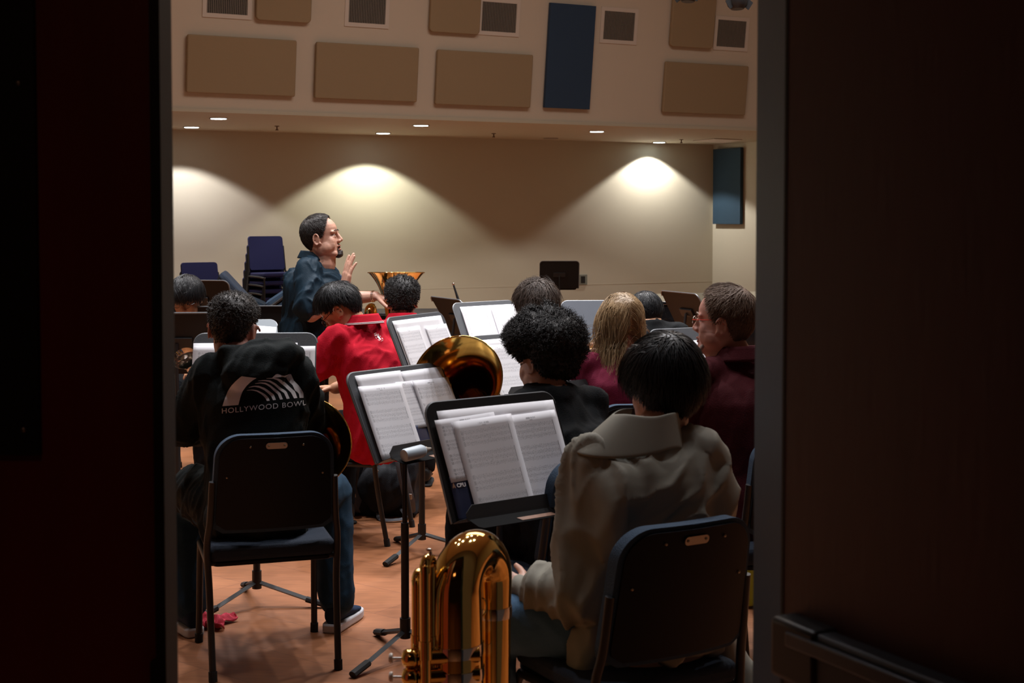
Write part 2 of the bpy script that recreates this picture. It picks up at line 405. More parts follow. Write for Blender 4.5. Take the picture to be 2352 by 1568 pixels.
# front wall with the double door
DJL, DJR = at(391, 600, YD0 + 0.05).x, at(1735, 600, YD1).x     # clear opening
HEAD = 2.9
jambR = DJR + 0.008
LLEAF = DJL - 0.93
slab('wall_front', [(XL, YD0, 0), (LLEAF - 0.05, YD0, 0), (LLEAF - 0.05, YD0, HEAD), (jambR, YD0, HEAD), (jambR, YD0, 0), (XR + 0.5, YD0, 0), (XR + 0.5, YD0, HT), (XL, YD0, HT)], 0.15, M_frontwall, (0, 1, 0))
b = MB(); b.box((DJR + 0.004, (2.113 + YD1) / 2, HEAD / 2), (0.008, YD1 - 2.113, HEAD))
jb = tag(b.build('trim_2', M_jamb, bevel=0.004), kind='structure')
b = MB(); b.box(((LLEAF + DJR) / 2, YD0 + 0.06, HEAD - 0.025), (DJR - LLEAF, 0.19, 0.05)); tag(b.build('trim_3', M_jamb, bevel=0.004), kind='structure')
# corridor shell so that the doors stand in a dark passage
M_corr = mat('dark corridor paint', (0.10, 0.06, 0.05), 0.8)
slab('wall_corridor', [(-2.6, -1.5, 0), (-2.6, YD0, 0), (-2.6, YD0, 3.1), (-2.6, -1.5, 3.1)], 0.1, M_corr, (-1, 0, 0))
slab('ceiling_corridor', [(-2.6, -1.5, 3.0), (3.0, -1.5, 3.0), (3.0, YD0, 3.0), (-2.6, YD0, 3.0)], 0.1, M_corr, (0, 0, 1))

def leaf(name, hinge, yaw, label, lite_x=None, bar=False, w_=0.91, hd=2.86):
    """door leaf: local x from the hinge along the leaf, y is thickness"""
    root = thing(name, hinge, yaw, None, None); root['kind'] = 'structure'
    th = 0.045
    if lite_x:
        a, c, z0, z1 = lite_x
        b = MB(); b.box(((0 + a) / 2, 0, hd / 2 + 0.01), (a, th, hd)); b.box(((c + w_) / 2, 0, hd / 2 + 0.01), (w_ - c, th, hd))
        b.box(((a + c) / 2, 0, z0 / 2 + 0.005), (c - a, th, z0)); b.box(((a + c) / 2, 0, (z1 + hd) / 2 + 0.01), (c - a, th, hd - z1))
        b.build('door_panel', M_door, root, smooth=False)
        b = MB(); fw = 0.063
        for s in (-1, 1):
            y = s * (th / 2 + 0.006)
            b.box((a + fw / 2, y, (z0 + z1) / 2), (fw, 0.014, z1 - z0 + 0.02)); b.box((c - fw / 2, y, (z0 + z1) / 2), (fw, 0.014, z1 - z0 + 0.02))
            b.box(((a + c) / 2, y, z0 + fw / 2 - 0.01), (c - a, 0.012, fw)); b.box(((a + c) / 2, y, z1 - fw / 2 + 0.01), (c - a, 0.012, fw))
        b.build('window_frame', M_doorblack, root, smooth=False)
        b = MB(); b.box(((a + c) / 2, 0, (z0 + z1) / 2), (c - a, 0.006, z1 - z0))
        g = bpy.data.materials.new('clear door glass'); g.use_nodes = True; gb = g.node_tree.nodes['Principled BSDF']
        gb.inputs['Transmission Weight'].default_value = 1.0; gb.inputs['Roughness'].default_value = 0.02; gb.inputs['Base Color'].default_value = (0.5, 0.5, 0.5, 1)
        b.build('glass', g, root, smooth=False)
        for zz in (z0 + 0.01, z0 + 0.55, z0 + 1.1):
            b = MB(); b.ell((c - 0.025, -th / 2 - 0.013, zz + 0.02), (0.004, 0.002, 0.004)); b.build('screw', M_plate, root)
    else:
        b = MB(); b.box((w_ / 2, 0, hd / 2 + 0.01), (w_, th, hd)); b.build('door_panel', mat('shaded red wood door', (0.070, 0.011, 0.006), 0.45, bump=0.1, bscale=20, var=0.25, vscale=3, stretch=(4, 4, 0.6)), root, smooth=False)  # darkened copy of the left leaf's wood, shade put into the colour
    return root
# left leaf closed: hinge far left, meeting edge at the opening
ll = leaf('door_1', (LLEAF, YD0 + 0.03, 0), 0, None, lite_x=(0.58, 0.735, 1.265, 2.62), w_=DJL - LLEAF - 0.012)
b = MB(); b.box((DJL - LLEAF - 0.004, -0.012, 1.44), (0.016, 0.078, 2.86)); b.build('meeting_edge', M_doorblack, ll, smooth=False)
b = MB(); b.box((DJL - LLEAF - 0.016, -0.036, 0.83), (0.014, 0.02, 0.20)); b.build('latch_plate', M_doorblack, ll, bevel=0.002)
# right leaf swung open towards the corridor
PH = 28
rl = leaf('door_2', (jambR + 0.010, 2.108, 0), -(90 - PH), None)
b = MB(); b.box((-0.001, 0, 1.44), (0.006, 0.047, 2.86)); b.build('hinge_gap_shade', M_doorblack, rl, smooth=False)  # black strip painted as the shade in the hinge gap
ins = -1   # side of the leaf that faces the camera
pb = MB(); pb.box((0.46, ins * 0.042, 1.005), (0.84, 0.036, 0.075)); o = pb.build('panic_bar', mat('dark bar metal', (0.035, 0.038, 0.045), 0.5, metal=0.2), rl, bevel=0.006)
pb = MB(); pb.box((0.46, ins * 0.063, 1.022), (0.80, 0.010, 0.022)); pb.build('push_rail', mat('bar rail metal', (0.06, 0.066, 0.078), 0.35, metal=0.6), rl, bevel=0.003)
pb = MB(); pb.box((0.072, ins * 0.040, 1.002), (0.10, 0.050, 0.088)); pb.build('bar_end_cap', M_blackmetal, rl, bevel=0.008)

# acoustic panels and vents on the upper wall
def on_plane(px, py): return hit(px, py, E2, NU)
def uvw(p): q = p - E2; return q.dot(D), q.dot(UP)
def wall_frame(p): return frame(p, D, UP, NU)
def panel(corners, name, m, label, th=0.05, r=0.02, group=None):
    uvs = [uvw(on_plane(*c)) for c in corners]      # TL TR BR BL
    wd = ((uvs[1][0] - uvs[0][0]) + (uvs[2][0] - uvs[3][0])) / 2; ht = ((uvs[0][1] - uvs[3][1]) + (uvs[1][1] - uvs[2][1])) / 2
    cu = sum(u for u, _ in uvs) / 4; cv = sum(v for _, v in uvs) / 4
    M = wall_frame(E2 + D * cu + UP * (cv - ht / 2) + NU * 0.02)
    b = MB(); b.prism(rrect(wd, ht, r, 4), M, th)
    o = b.build(name, m, bevel=0.012, auto=50); tag(o, label, 'wall panel', group); return o
G1 = 'acoustic panels on the upper wall'
T = 'tan cloth acoustic panel'
panel([(428, 77), (680, 94), (671, 223), (424, 210)], 'acoustic_panel', M_tan, T + ' in the middle row, leftmost above the recess', group=G1)
panel([(722, 96), (959, 109), (951, 236), (719, 223)], 'acoustic_panel', M_tan, T + ' in the middle row, second from the left', group=G1)
panel([(1001, 112), (1220, 127), (1211, 250), (994, 236)], 'acoustic_panel', M_tan, T + ' in the middle row, just left of the tall navy panel', group=G1)
panel([(1523, 140), (1713, 152), (1704, 265), (1516, 257)], 'acoustic_panel', M_tan, T + ' in the middle row, right of the tall navy panel', group=G1)
panel([(586, -75), (715, -67), (709, 54), (585, 46)], 'acoustic_panel', M_tan, T + ' cut by the top edge between the two leftmost vents', r=0.05, group=G1)
panel([(987, -50), (1103, -42), (1095, 80), (981, 73)], 'acoustic_panel', M_tan, T + ' cut by the top edge, beside the third vent', r=0.05, group=G1)
panel([(1541, -35), (1641, -28), (1631, 113), (1534, 106)], 'acoustic_panel', M_tan, T + ' cut by the top edge, behind the stage lamps', r=0.05, group=G1)
panel([(1260, 6), (1363, 14), (1348, 251), (1244, 246)], 'acoustic_panel', M_bluepanel, 'tall navy blue cloth acoustic panel on the upper wall', r=0.004, group=G1)
def vent(corners, label):
    uvs = [uvw(on_plane(*c)) for c in corners]
    wd = ((uvs[1][0] - uvs[0][0]) + (uvs[2][0] - uvs[3][0])) / 2; ht = ((uvs[0][1] - uvs[3][1]) + (uvs[1][1] - uvs[2][1])) / 2
    cu = sum(u for u, _ in uvs) / 4; cv = sum(v for _, v in uvs) / 4
    root = thing('air_vent', (0, 0, 0), 0, label, 'air vent', 'air vents on the upper wall')
    M = wall_frame(E2 + D * cu + UP * (cv - ht / 2) + NU * 0.001); root.matrix_world = M
    fw = 0.045
    b = MB(); b.box((-wd / 2 - fw / 2, ht / 2, 0.006), (fw, ht + 2 * fw, 0.012)); b.box((wd / 2 + fw / 2, ht / 2, 0.006), (fw, ht + 2 * fw, 0.012))
    b.box((0, -fw / 2, 0.006), (wd, fw, 0.012)); b.box((0, ht + fw / 2, 0.006), (wd, fw, 0.012)); b.build('vent_frame', M_vent, root, smooth=False)
    b = MB(); b.box((0, ht / 2, 0.001), (wd, ht, 0.002)); b.build('backing', M_dark, root, smooth=False)
    b = MB(); n = 22
    for k in range(n): b.box((-wd / 2 + wd * (k + 0.5) / n, ht / 2, 0.007), (wd / n * 0.42, ht, 0.007))
    for k in range(24): b.box((0, ht * (k + 0.5) / 24, 0.004), (wd, ht / 24 * 0.25, 0.004))
    b.build('louver', M_louver, root, smooth=False)
vent([(477, -46), (571, -40), (566, 35), (473, 29)], 'air vent with dark slats, leftmost at the top of the wall')
vent([(803, -22), (887, -17), (883, 56), (799, 51)], 'air vent with dark slats, second from the left')
vent([(1108, 3), (1187, 9), (1183, 76), (1104, 70)], 'air vent beside the tan panel and left of the tall navy panel')
vent([(1388, 24), (1458, 30), (1454, 94), (1384, 90)], 'air vent just right of the tall navy panel')
vent([(1649, 45), (1714, 49), (1709, 110), (1644, 106)], 'air vent at the far right below the stage lamp')

# blue panel on the right wall
def on_right(px, py): return hit(px, py, CORNER, D)
def right_uv(p): q = p - CORNER; return q.dot(NW), q.z
ps = [right_uv(on_right(*c)) for c in [(1646, 345), (1709, 337), (1709, 512), (1646, 517)]]
u0 = (ps[0][0] + ps[3][0]) / 2; u1 = (ps[1][0] + ps[2][0]) / 2; z0 = (ps[2][1] + ps[3][1]) / 2; z1 = (ps[0][1] + ps[1][1]) / 2
b = MB(); M = frame(CORNER + NW * ((u0 + u1) / 2) + V((0, 0, z0)) - D * 0.02, NW, V((0, 0, 1)), -D); b.prism(rrect(u1 - u0, z1 - z0, 0.004, 2), M, 0.05)
tag(b.build('acoustic_panel', mat('teal blue acoustic cloth', (0.018, 0.050, 0.085), 0.9, bump=0.4, bscale=350), bevel=0.006), 'blue cloth acoustic panel on the right side wall of the recess', 'wall panel')

# recessed lamps in the soffit
def on_ceil(px, py): return hit(px, py, V((0, 0, ZC)), V((0, 0, 1)))
def lamp(px, py, label, lit=True, spot=None):
    p = on_ceil(px, py); root = thing('downlight', p, 0, label, 'ceiling light', 'recessed lights in the low ceiling')
    b = MB(); b.lathe([(0.084, -0.001), (0.105, -0.001), (0.103, -0.010), (0.088, -0.008)], (0, 0, 0), (0, 0, 1), 32); b.build('trim_ring', M_lampring, root)
    if lit:
        b = MB(); b.lathe([(0.001, -0.004), (0.086, -0.004), (0.086, -0.0115), (0.001, -0.0125)], (0, 0, 0), (0, 0, 1), 32); b.build('lens', M_lampglow, root)
    else:
        b = MB(); b.lathe([(0.001, -0.004), (0.086, -0.004), (0.086, -0.0085), (0.001, -0.009)], (0, 0, 0), (0, 0, 1), 32); b.build('lens', M_lampring, root)
    if spot:
        power, col = spot
        l = add_light('downlight_lamp', 'SPOT', (p.x, p.y, p.z - 0.03), power, col, (0, 0, 0), 0.03, 118, 0.22); 
    return p
LP = [((440, 291), 'lit round downlight near the wall, above the pale left pool of light', (84, (1.0, 0.93, 0.94))),
      ((880, 305), 'lit round downlight near the wall, above the middle pool of light', (104, (1.0, 0.96, 0.80))),
      ((1514, 326), 'lit round downlight near the wall, above the right pool of light', (104, (1.0, 0.93, 0.86)))]
for (px, py), lab, s in LP: lamp(px, py, lab, True, s)
for (px, py), lab in [((502, 271), 'lit round downlight near the soffit edge at the left'), ((967, 287), 'lit round downlight near the soffit edge, middle of the room'), ((1371, 301), 'lit round downlight near the soffit edge at the right')]:
    lamp(px, py, lab, True, (50, (1.0, 0.93, 0.86)))
lamp(1265, 317, 'unlit round downlight between the two lit ones at the right', False)
for (px, py), lab in [((636, 289), 'small sprinkler head in the low ceiling at the left'), ((1134, 306), 'small sprinkler head in the low ceiling, middle'), ((1565, 320), 'small sprinkler head in the low ceiling at the right')]:
    p = on_ceil(px, py); b = MB(); b.tube([p, p - V((0, 0, 0.045))], 0.008, 8); b.lathe([(0.03, 0), (0.028, -0.008), (0.001, -0.009)], p, (0, 0, 1), 16); b.tube([p - V((0.018, 0, 0.048)), p - V((-0.018, 0, 0.048))], 0.006, 8)
    tag(b.build('sprinkler', mat('sprinkler metal', (0.12, 0.07, 0.04), 0.5, metal=0.4)), lab, 'sprinkler', 'sprinkler heads')
q = [on_ceil(1592, 322), on_ceil(1660, 327), on_ceil(1705, 320), on_ceil(1640, 317)]
b = MB(); b.add([p - V((0, 0, 0.004)) for p in q] + [p - V((0, 0, 0.012)) for p in q], [(0, 1, 2, 3), (7, 6, 5, 4), (0, 4, 5, 1), (1, 5, 6, 2), (2, 6, 7, 3), (3, 7, 4, 0)])
tag(b.build('ceiling_hatch', M_vent, smooth=False), 'flat rectangular hatch in the low ceiling near the far corner', 'hatch')
# wall plate
p = hit(1338, 642, CORNER, NW)
root = thing('wall_plate', (0, 0, 0), 0, 'square grey wall plate with dark socket behind the black stand', 'wall plate'); root.matrix_world = frame(p + NW * 0.002, D, V((0, 0, 1)), NW)
b = MB(); b.box((0, 0, 0.006), (0.15, 0.15, 0.010)); b.build('plate', M_plateg, root, bevel=0.002)
b = MB(); b.box((0, 0, 0.012), (0.07, 0.10, 0.004)); b.build('socket', M_dark, root, smooth=False)
# dado seam line on the back wall
pa = hit(960, 660, CORNER, NW); b = MB(); zz = pa.z - 0.02
b.box((CORNER + D * -5.5 + V((0, 0, zz))) + NW * 0.0008, (11.0, 0.0016, 0.010), Matrix.Rotation(AW, 3, 'Z')); tag(b.build('trim_4', M_wall, smooth=False), kind='structure')
b = MB(); b.box((CORNER + D * -5.0 + V((0, 0, 0.05))) + NW * 0.008, (10.0, 0.014, 0.10), Matrix.Rotation(AW, 3, 'Z')); tag(b.build('baseboard_back', M_doorblack, smooth=False), kind='structure')

# stage lamps at the top right
def stage_lamp(px, py, Y, label, yaw):
    p = at(px, py, Y); root = thing('stage_light', p, yaw, label, 'stage light', 'stage lights at the top')
    b = MB(); b.lathe([(0.001, 0.0), (0.055, 0.0), (0.085, 0.03), (0.10, 0.09), (0.10, 0.22), (0.07, 0.27), (0.001, 0.28)], (0, 0, 0), (0.0, 0.1, 1), 24); b.build('housing', M_blackmetal, root)
    b = MB(); b.tube(crom([(-0.13, 0, 0.12), (-0.13, 0, 0.3), (-0.06, 0, 0.36), (0.06, 0, 0.36), (0.13, 0, 0.3), (0.13, 0, 0.12)], 5), 0.012, 8); b.build('yoke', M_blackmetal, root)
    for s in (-1, 1):
        b = MB(); b.box((s * 0.085, -0.03, 0.045), (0.07, 0.006, 0.08), Matrix.Rotation(s * 0.6, 3, 'Y')); b.build('barn_door', M_blackmetal, root, smooth=False)
    b = MB(); b.tube([(0, 0, 0.36), (0, 0, HT - p.z)], 0.012, 8); b.build('hanger', M_blackmetal, root)
stage_lamp(1694, 21, 12.5, 'black stage lamp hanging at the top right before the last vent', 20)
stage_lamp(1580, 4, 12.5, 'black stage lamp barely in view above the tan panel', -25)

# ================================================================== FURNITURE
def arc_panel(wd, ht, r, curve, th, tilt, z0, y0, seg=14, taper=0.0):
    """curved back panel: returns MB; outline rounded rectangle bent about a vertical axis"""
    b = MB(); nu, nv = 20, 30
    def fn(side):
        def g(u, v):
            x = (u - 0.5) * 2; y = v = 1 - (1 - v) ** 1.8
            zz = y * ht
            hw = wd / 2 * (1 - taper * v)
            # rounded top corners: clamp
            if zz > ht - r: hw2 = hw - r + math.sqrt(max(r * r - (zz - ht + r) ** 2, 0))
            elif zz < r * 0.5: hw2 = hw - r * 0.5 + math.sqrt(max((r * .5) ** 2 - (r * 0.5 - zz) ** 2, 0))
            else: hw2 = hw
            X = x * hw2; dy = -curve * (1 - (X / (wd / 2)) ** 2)
            return (X, y0 + dy - math.sin(tilt) * zz + side * th / 2, z0 + math.cos(tilt) * zz)
        return g
    n0 = len(b.v); b.grid(fn(1), nu, nv); n1 = len(b.v); b.grid(fn(-1), nu, nv)
    W = nu + 1
    ring = [i for i in range(W)] + [j * W + nu for j in range(1, nv + 1)] + [nv * W + i for i in range(nu - 1, -1, -1)] + [j * W for j in range(nv - 1, 0, -1)]
    for k in range(len(ring)):
        a, c = ring[k], ring[(k + 1) % len(ring)]
        b.f.append((n0 + a, n0 + c, n1 + c, n1 + a))
    return b
def make_band_chair(label, loc, yaw, group='blue band chairs'):
    root = thing('band_chair', loc, yaw, label, 'chair', group)
    arc_panel(0.415, 0.335, 0.075, 0.028, 0.012, 0.17, 0.525, -0.222, taper=0.08).build('back_shell', M_chairshell, root, bevel=0.003)
    arc_panel(0.445, 0.36, 0.085, 0.028, 0.040, 0.17, 0.512, -0.197, taper=0.08).build('backrest', M_chairblue, root, bevel=0.014)
    tl = 0.17
    def bp(x, z, off=-0.014):   # point on back face of shell
        zz = z - 0.525
        return (x, -0.222 - 0.028 * (1 - (x / 0.2) ** 2) - math.sin(tl) * zz + off, 0.525 + math.cos(tl) * zz)
    b = MB(); b.prism([(x, y - 0.011) for x, y in rrect(0.075, 0.022, 0.010, 4)], frame(bp(0, 0.832, -0.008), V((1, 0, 0)), V((0, -math.sin(tl), math.cos(tl))), V((0, -1, -0.17))), 0.003)
    pl = b.build('name_plate', M_plate, root, smooth=False)
    for x in (-0.028, 0.028): b = MB(); b.ell(bp(x, 0.832, -0.012), 0.004, n=10, m=6); b.build('rivet', M_rivet, pl)
    for x, z in ((-0.09, 0.83), (0.095, 0.83), (-0.168, 0.72), (0.168, 0.72)):
        b = MB(); b.ell(bp(x, z, -0.008), 0.0045, n=10, m=6); b.build('screw', M_rivet, root)
    # seat pad; cloth is a darker copy of the backrest blue, shade in the colour
    b = MB(); M = frame((0, -0.215, 0.405), V((1, 0, 0)), V((0, 1, 0.035)), V((0, 0, 1)))
    b.prism(rrect(0.45, 0.44, 0.06, 6, rb=0.03), M, 0.055); b.build('seat', mat('shaded blue seat cloth', (0.010, 0.019, 0.036), 0.9, bump=0.5, bscale=300, var=0.15, vscale=80), root, bevel=0.018)
    b = MB(); b.prism(rrect(0.43, 0.42, 0.05, 6, rb=0.03), frame((0, -0.205, 0.388), V((1, 0, 0)), V((0, 1, 0.035)), V((0, 0, 1))), 0.018); b.build('seat_pan', M_chairshell, root, bevel=0.005)
    for s in (-1, 1):
        b = MB(); b.tube(crom([(s * 0.215, -0.245, 0.70), (s * 0.222, -0.225, 0.56), (s * 0.232, -0.205, 0.46), (s * 0.226, -0.215, 0.30), (s * 0.222, -0.265, 0.012)], 6), 0.0125, 12); l = b.build('leg', M_blackmetal, root)
        b = MB(); b.tube([(s * 0.222, -0.267, 0.0), (s * 0.222, -0.262, 0.035)], 0.0155, 12); b.build('foot_cap', M_rubber, l)
        b = MB(); b.tube(crom([(s * 0.228, -0.20, 0.40), (s * 0.222, 0.12, 0.40), (s * 0.218, 0.175, 0.385), (s * 0.218, 0.20, 0.30), (s * 0.222, 0.225, 0.012)], 6), 0.0125, 12); l = b.build('leg', M_blackmetal, root)
        b = MB(); b.tube([(s * 0.222, 0.225, 0.0), (s * 0.222, 0.222, 0.035)], 0.0155, 12); b.build('foot_cap', M_rubber, l)
    b = MB(); b.tube([(-0.22, 0.14, 0.392), (0.22, 0.14, 0.392)], 0.010, 8); b.tube([(-0.226, -0.19, 0.40), (0.226, -0.19, 0.40)], 0.010, 8); b.build('seat_frame', M_blackmetal, root)
    return root
chair0 = make_band_chair('blue padded band chair with metal tag under the person in the printed black hoodie', (-0.918, 5.235, 0), 18)
def band_chair(loc, yaw, label, group='blue band chairs'):
    return copy_thing(chair0, loc, (0, 0, math.radians(yaw)), label, group)
band_chair((0.298, 3.76, 0), 31, 'blue padded band chair with metal tag under the person in the olive jacket')
band_chair((0.13, 4.74, 0), 38, 'blue padded band chair under the person with big curly black hair')
band_chair((-0.83, 7.23, 0), 78, 'blue padded band chair under the person in the red polo looking down')
band_chair((0.98, 5.17, 0), 12, 'blue padded band chair under the man with red glasses')
band_chair((0.50, 6.02, 0), 10, 'blue padded band chair under the long haired blonde player')
band_chair((0.17, 7.0, 0), 15, 'blue padded band chair under the shaggy brown haired player')
band_chair((-0.55, 8.05, 0), 10, 'blue padded band chair under the second red polo shirt')
band_chair((-1.98, 8.85, 0), 170, 'blue padded band chair under the seated player with round glasses')
band_chair((0.82, 8.15, 0), 20, 'blue padded band chair under the bent black haired player')

# tilted chairs leaning together behind the band
tc_ = copy_thing(chair0, (0, 0, 0), None, 'blue band chair tipped over with its padded back up, left of the leaning row', 'blue band chairs')
def tipped(c, pos, ang, facing): c.matrix_world = Matrix.Translation(pos) @ Matrix.Rotation(math.radians(8), 4, 'Z') @ Matrix.Rotation(math.radians(ang), 4, 'Y') @ Matrix.Rotation(math.radians(facing), 4, 'Z') @ Matrix.Translation((0, 0.22, -0.70))
tipped(tc_, at(572, 682, 14.4), -55, -90)
for k in range(4):
    c = copy_thing(chair0, (0, 0, 0), None, ['second', 'third', 'fourth', 'lowest'][k] + ' blue band chair of the tipped pile left of the leaning row', 'tipped blue band chairs')
    tipped(c, at(572, 682, 14.4) - V((0, 0, 0.088 * (k + 1))), -55, -90)
for k in range(9):
    c = copy_thing(chair0, (0, 0, 0), None, ['topmost', 'second', 'third', 'fourth', 'fifth', 'sixth', 'seventh', 'eighth', 'lowest'][k] + ' of the blue band chairs leaning in a slanted row by the conductor', 'leaning blue band chairs')
    tipped(c, at(655 + 3 * k, 668 + 18 * k, 11.2), 46, 90)
band_chair((-1.60, 9.45, 0), 200, 'blue band chair standing empty before the leaning row')

# navy stacking chairs by the wall
def make_stack_chair(label, M4, group):
    root = thing('stacking_chair', (0, 0, 0), 0, label, 'chair', group); root.matrix_world = M4
    arc_panel(0.45, 0.40, 0.035, 0.02, 0.030, 0.14, 0.50, -0.20, taper=0.03).build('backrest', M_navychair, root, bevel=0.010)
    b = MB(); b.prism(rrect(0.47, 0.45, 0.05, 5), frame((0, -0.20, 0.42), V((1, 0, 0)), V((0, 1, 0.03)), V((0, 0, 1))), 0.050); b.build('seat', M_navychair, root, bevel=0.016)
    for s in (-1, 1):
        b = MB(); b.tube(crom([(s * 0.225, -0.24, 0.78), (s * 0.232, -0.20, 0.5), (s * 0.240, -0.19, 0.44), (s * 0.245, -0.25, 0.0)], 5), 0.012, 8); b.build('leg', M_blackmetal, root)
        b = MB(); b.tube(crom([(s * 0.240, -0.19, 0.43), (s * 0.240, 0.2, 0.42), (s * 0.245, 0.24, 0.38), (s * 0.250, 0.25, 0.0)], 5), 0.012, 8); b.build('leg', M_blackmetal, root)
    return root
def mstack(x, y, yaw, n, base_px, who):
    for k in range(n):
        z = k * 0.098; fwd = V((-math.sin(math.radians(yaw)), math.cos(math.radians(yaw)), 0)) * (0.032 * k)
        M4 = Matrix.Translation(V((x, y, z)) + fwd) @ Matrix.Rotation(math.radians(yaw), 4, 'Z')
        lab = 'navy stacking chair, %s of the %s' % (['lowest', 'second from the floor', 'third from the floor', 'fourth from the floor', 'fifth from the floor', 'sixth from the floor', 'topmost'][k] if k < n - 1 else 'topmost', who)
        if 'proto' not in KIDS: KIDS['proto'] = make_stack_chair(lab, M4, who)
        else:
            c = copy_thing(KIDS['proto'], None, None, lab, who); c.matrix_world = M4
mstack(at(617, 600, 16.8).x, 16.8, 215, 6, None, 'tall stack of navy chairs')
mstack(at(472, 600, 16.2).x, 16.2, 215, 3, None, 'short stack of navy chairs')

# ---------------------------------------------------------------- music stands
DW, DH = 0.508, 0.325
def make_stand(x, y, yaw, ztop, tilt_deg, label, col=None, leg_rot=0, sticker=False, h=DH):
    root = thing('music_stand', (x, y, 0), yaw, label, 'music stand', 'black music stands')
    T = math.radians(tilt_deg); v = V((0, math.sin(T), math.cos(T))); nrm = V((0, -math.cos(T), math.sin(T)))
    z0 = ztop - h * math.cos(T); o = V((0, -0.03 - h * 0.5 * math.sin(T), z0))
    m = col or M_desk
    b = MB(); b.prism(rrect(DW, h, 0.042, 6, rb=0.004), frame(o, V((1, 0, 0)), v, nrm), -0.0022); desk = b.build('desk', m, root, smooth=True, bevel=0.0008)
    b = MB()   # turned-back flange round the edge
    ol = rrect(DW, h, 0.042, 6, rb=0.004); M = frame(o, V((1, 0, 0)), v, nrm)
    b.tube([M @ V((x_, y_, -0.006)) for x_, y_ in ol[:16]], 0.0045, 6); b.build('rim', mat('worn rim metal', (0.20, 0.21, 0.22), 0.35, metal=0.5), root)
    # shelf (tray) with front lip
    b = MB(); tr = MB()
    ang = V((0, -1, 0.10)).normalized() if T < 0.9 else nrm
    Ms = frame(o + nrm * 0.0, V((1, 0, 0)), nrm, v)
    b.prism([(x_, y_) for x_, y_ in [(-DW / 2, 0), (-DW / 2, 0.035), (-DW / 2 + 0.03, 0.062), (DW / 2 - 0.03, 0.062), (DW / 2, 0.035), (DW / 2, 0)]], Ms, 0.0025)
    b.build('tray', M_blackmetal, root, bevel=0.0008)
    b = MB(); b.prism([(-DW / 2 + 0.012, -0.008), (-DW / 2 + 0.012, 0.016), (-DW / 2 + 0.040, 0.040), (DW / 2 - 0.040, 0.040), (DW / 2 - 0.012, 0.016), (DW / 2 - 0.012, -0.008)], frame(o + nrm * 0.060, V((1, 0, 0)), v, nrm), 0.002); b.build('tray_lip', M_blackmetal, root, bevel=0.0008)
    q = (-v * 0.80 + nrm * 0.60); ql = frame(o + nrm * 0.062 - v * 0.006, V((1, 0, 0)), q, v.lerp(nrm, 0.4).normalized())
    b = MB(); b.prism([(-DW / 2 + 0.016, 0), (-DW / 2 + 0.030, 0.036), (-DW / 2 + 0.045, 0.044), (DW / 2 - 0.045, 0.044), (DW / 2 - 0.030, 0.036), (DW / 2 - 0.016, 0)], ql, 0.002)
    b.build('lower_tray', mat('matt black tray paint', (0.010, 0.010, 0.010), 0.85, spec=0.1), root, bevel=0.0006)
    if sticker:
        b = MB(); b.prism([(-0.075, 0.024), (-0.06, 0.038), (0.075, 0.038), (0.06, 0.024)], ql @ Matrix.Translation((0, 0, 0.0025)), 0.0008); s = b.build('sticker', M_sticker, root, smooth=False)
    # spine at the back, joint, pole
    b = MB(); b.box(o + v * h * 0.5 - nrm * 0.010, (0.16, 0.014, 0.06), Matrix.Rotation(-T, 3, 'X')); b.build('desk_joint', M_blackmetal, root, bevel=0.003)
    jt = o + v * h * 0.5 - nrm * 0.02
    b = MB(); b.tube([jt, (0, jt.y + 0.01, jt.z - 0.08), (0, 0, jt.z - 0.13), (0, 0, 0.42)], 0.0095, 12); b.build('upper_pole', M_blackmetal, root)
    b = MB(); b.tube([(0, 0, 0.50), (0, 0, 0.09)], 0.0150, 14); b.build('lower_pole', M_blackmetal, root)
    b = MB(); b.tube([(0, 0, 0.145), (0, 0, 0.07)], 0.020, 14); b.build('hub', M_blackmetal, root)
    for k in range(3):
        a = math.radians(leg_rot + 120 * k); d = V((math.cos(a), math.sin(a), 0))
        b = MB(); b.tube([d * 0.012 + V((0, 0, 0.095)), d * 0.27 + V((0, 0, 0.018))], 0.013, 4, sy=0.75); l = b.build('base_leg', M_blackmetal, root, smooth=False)
        b = MB(); b.tube([d * 0.215 + V((0, 0, 0.033)), d * 0.30 + V((0, 0, 0.012))], 0.0165, 8, sy=0.8); b.build('rubber_foot', M_rubber, l)
    R = Matrix.Translation((x, y, 0)) @ Matrix.Rotation(math.radians(yaw), 4, 'Z')
    return root, R @ frame(o, V((1, 0, 0)), v, nrm)
def sheet(Md, u, v, wd, ht, lvl, label, m, rot=0, curl=0.01, group='score pages', name='sheet_music'):
    """page lying on the desk frame Md; u,v = bottom centre"""
    a = math.radians(rot); ca, sa = math.cos(a), math.sin(a)
    def fn(s, t):
        x = (s - 0.5) * wd; y = t * ht
        X = u + x * ca - y * sa; Y = v + x * sa + y * ca
        z = 0.003 + lvl * 0.0022 + curl * (t ** 3) * (1 - abs(s - 0.5)) + 0.003 * math.sin(s * 3.1 + lvl) * t + 0.002 * abs(s - .5)
        return Md @ V((X, Y, max(z, 0.002)))
    b = MB(); b.grid(fn, 10, 12, uv=True)
    o = b.build(name, m, smooth=True); s_ = o.modifiers.new('t', 'SOLIDIFY'); s_.thickness = 0.0004
    tag(o, label, 'sheet music', group); return o

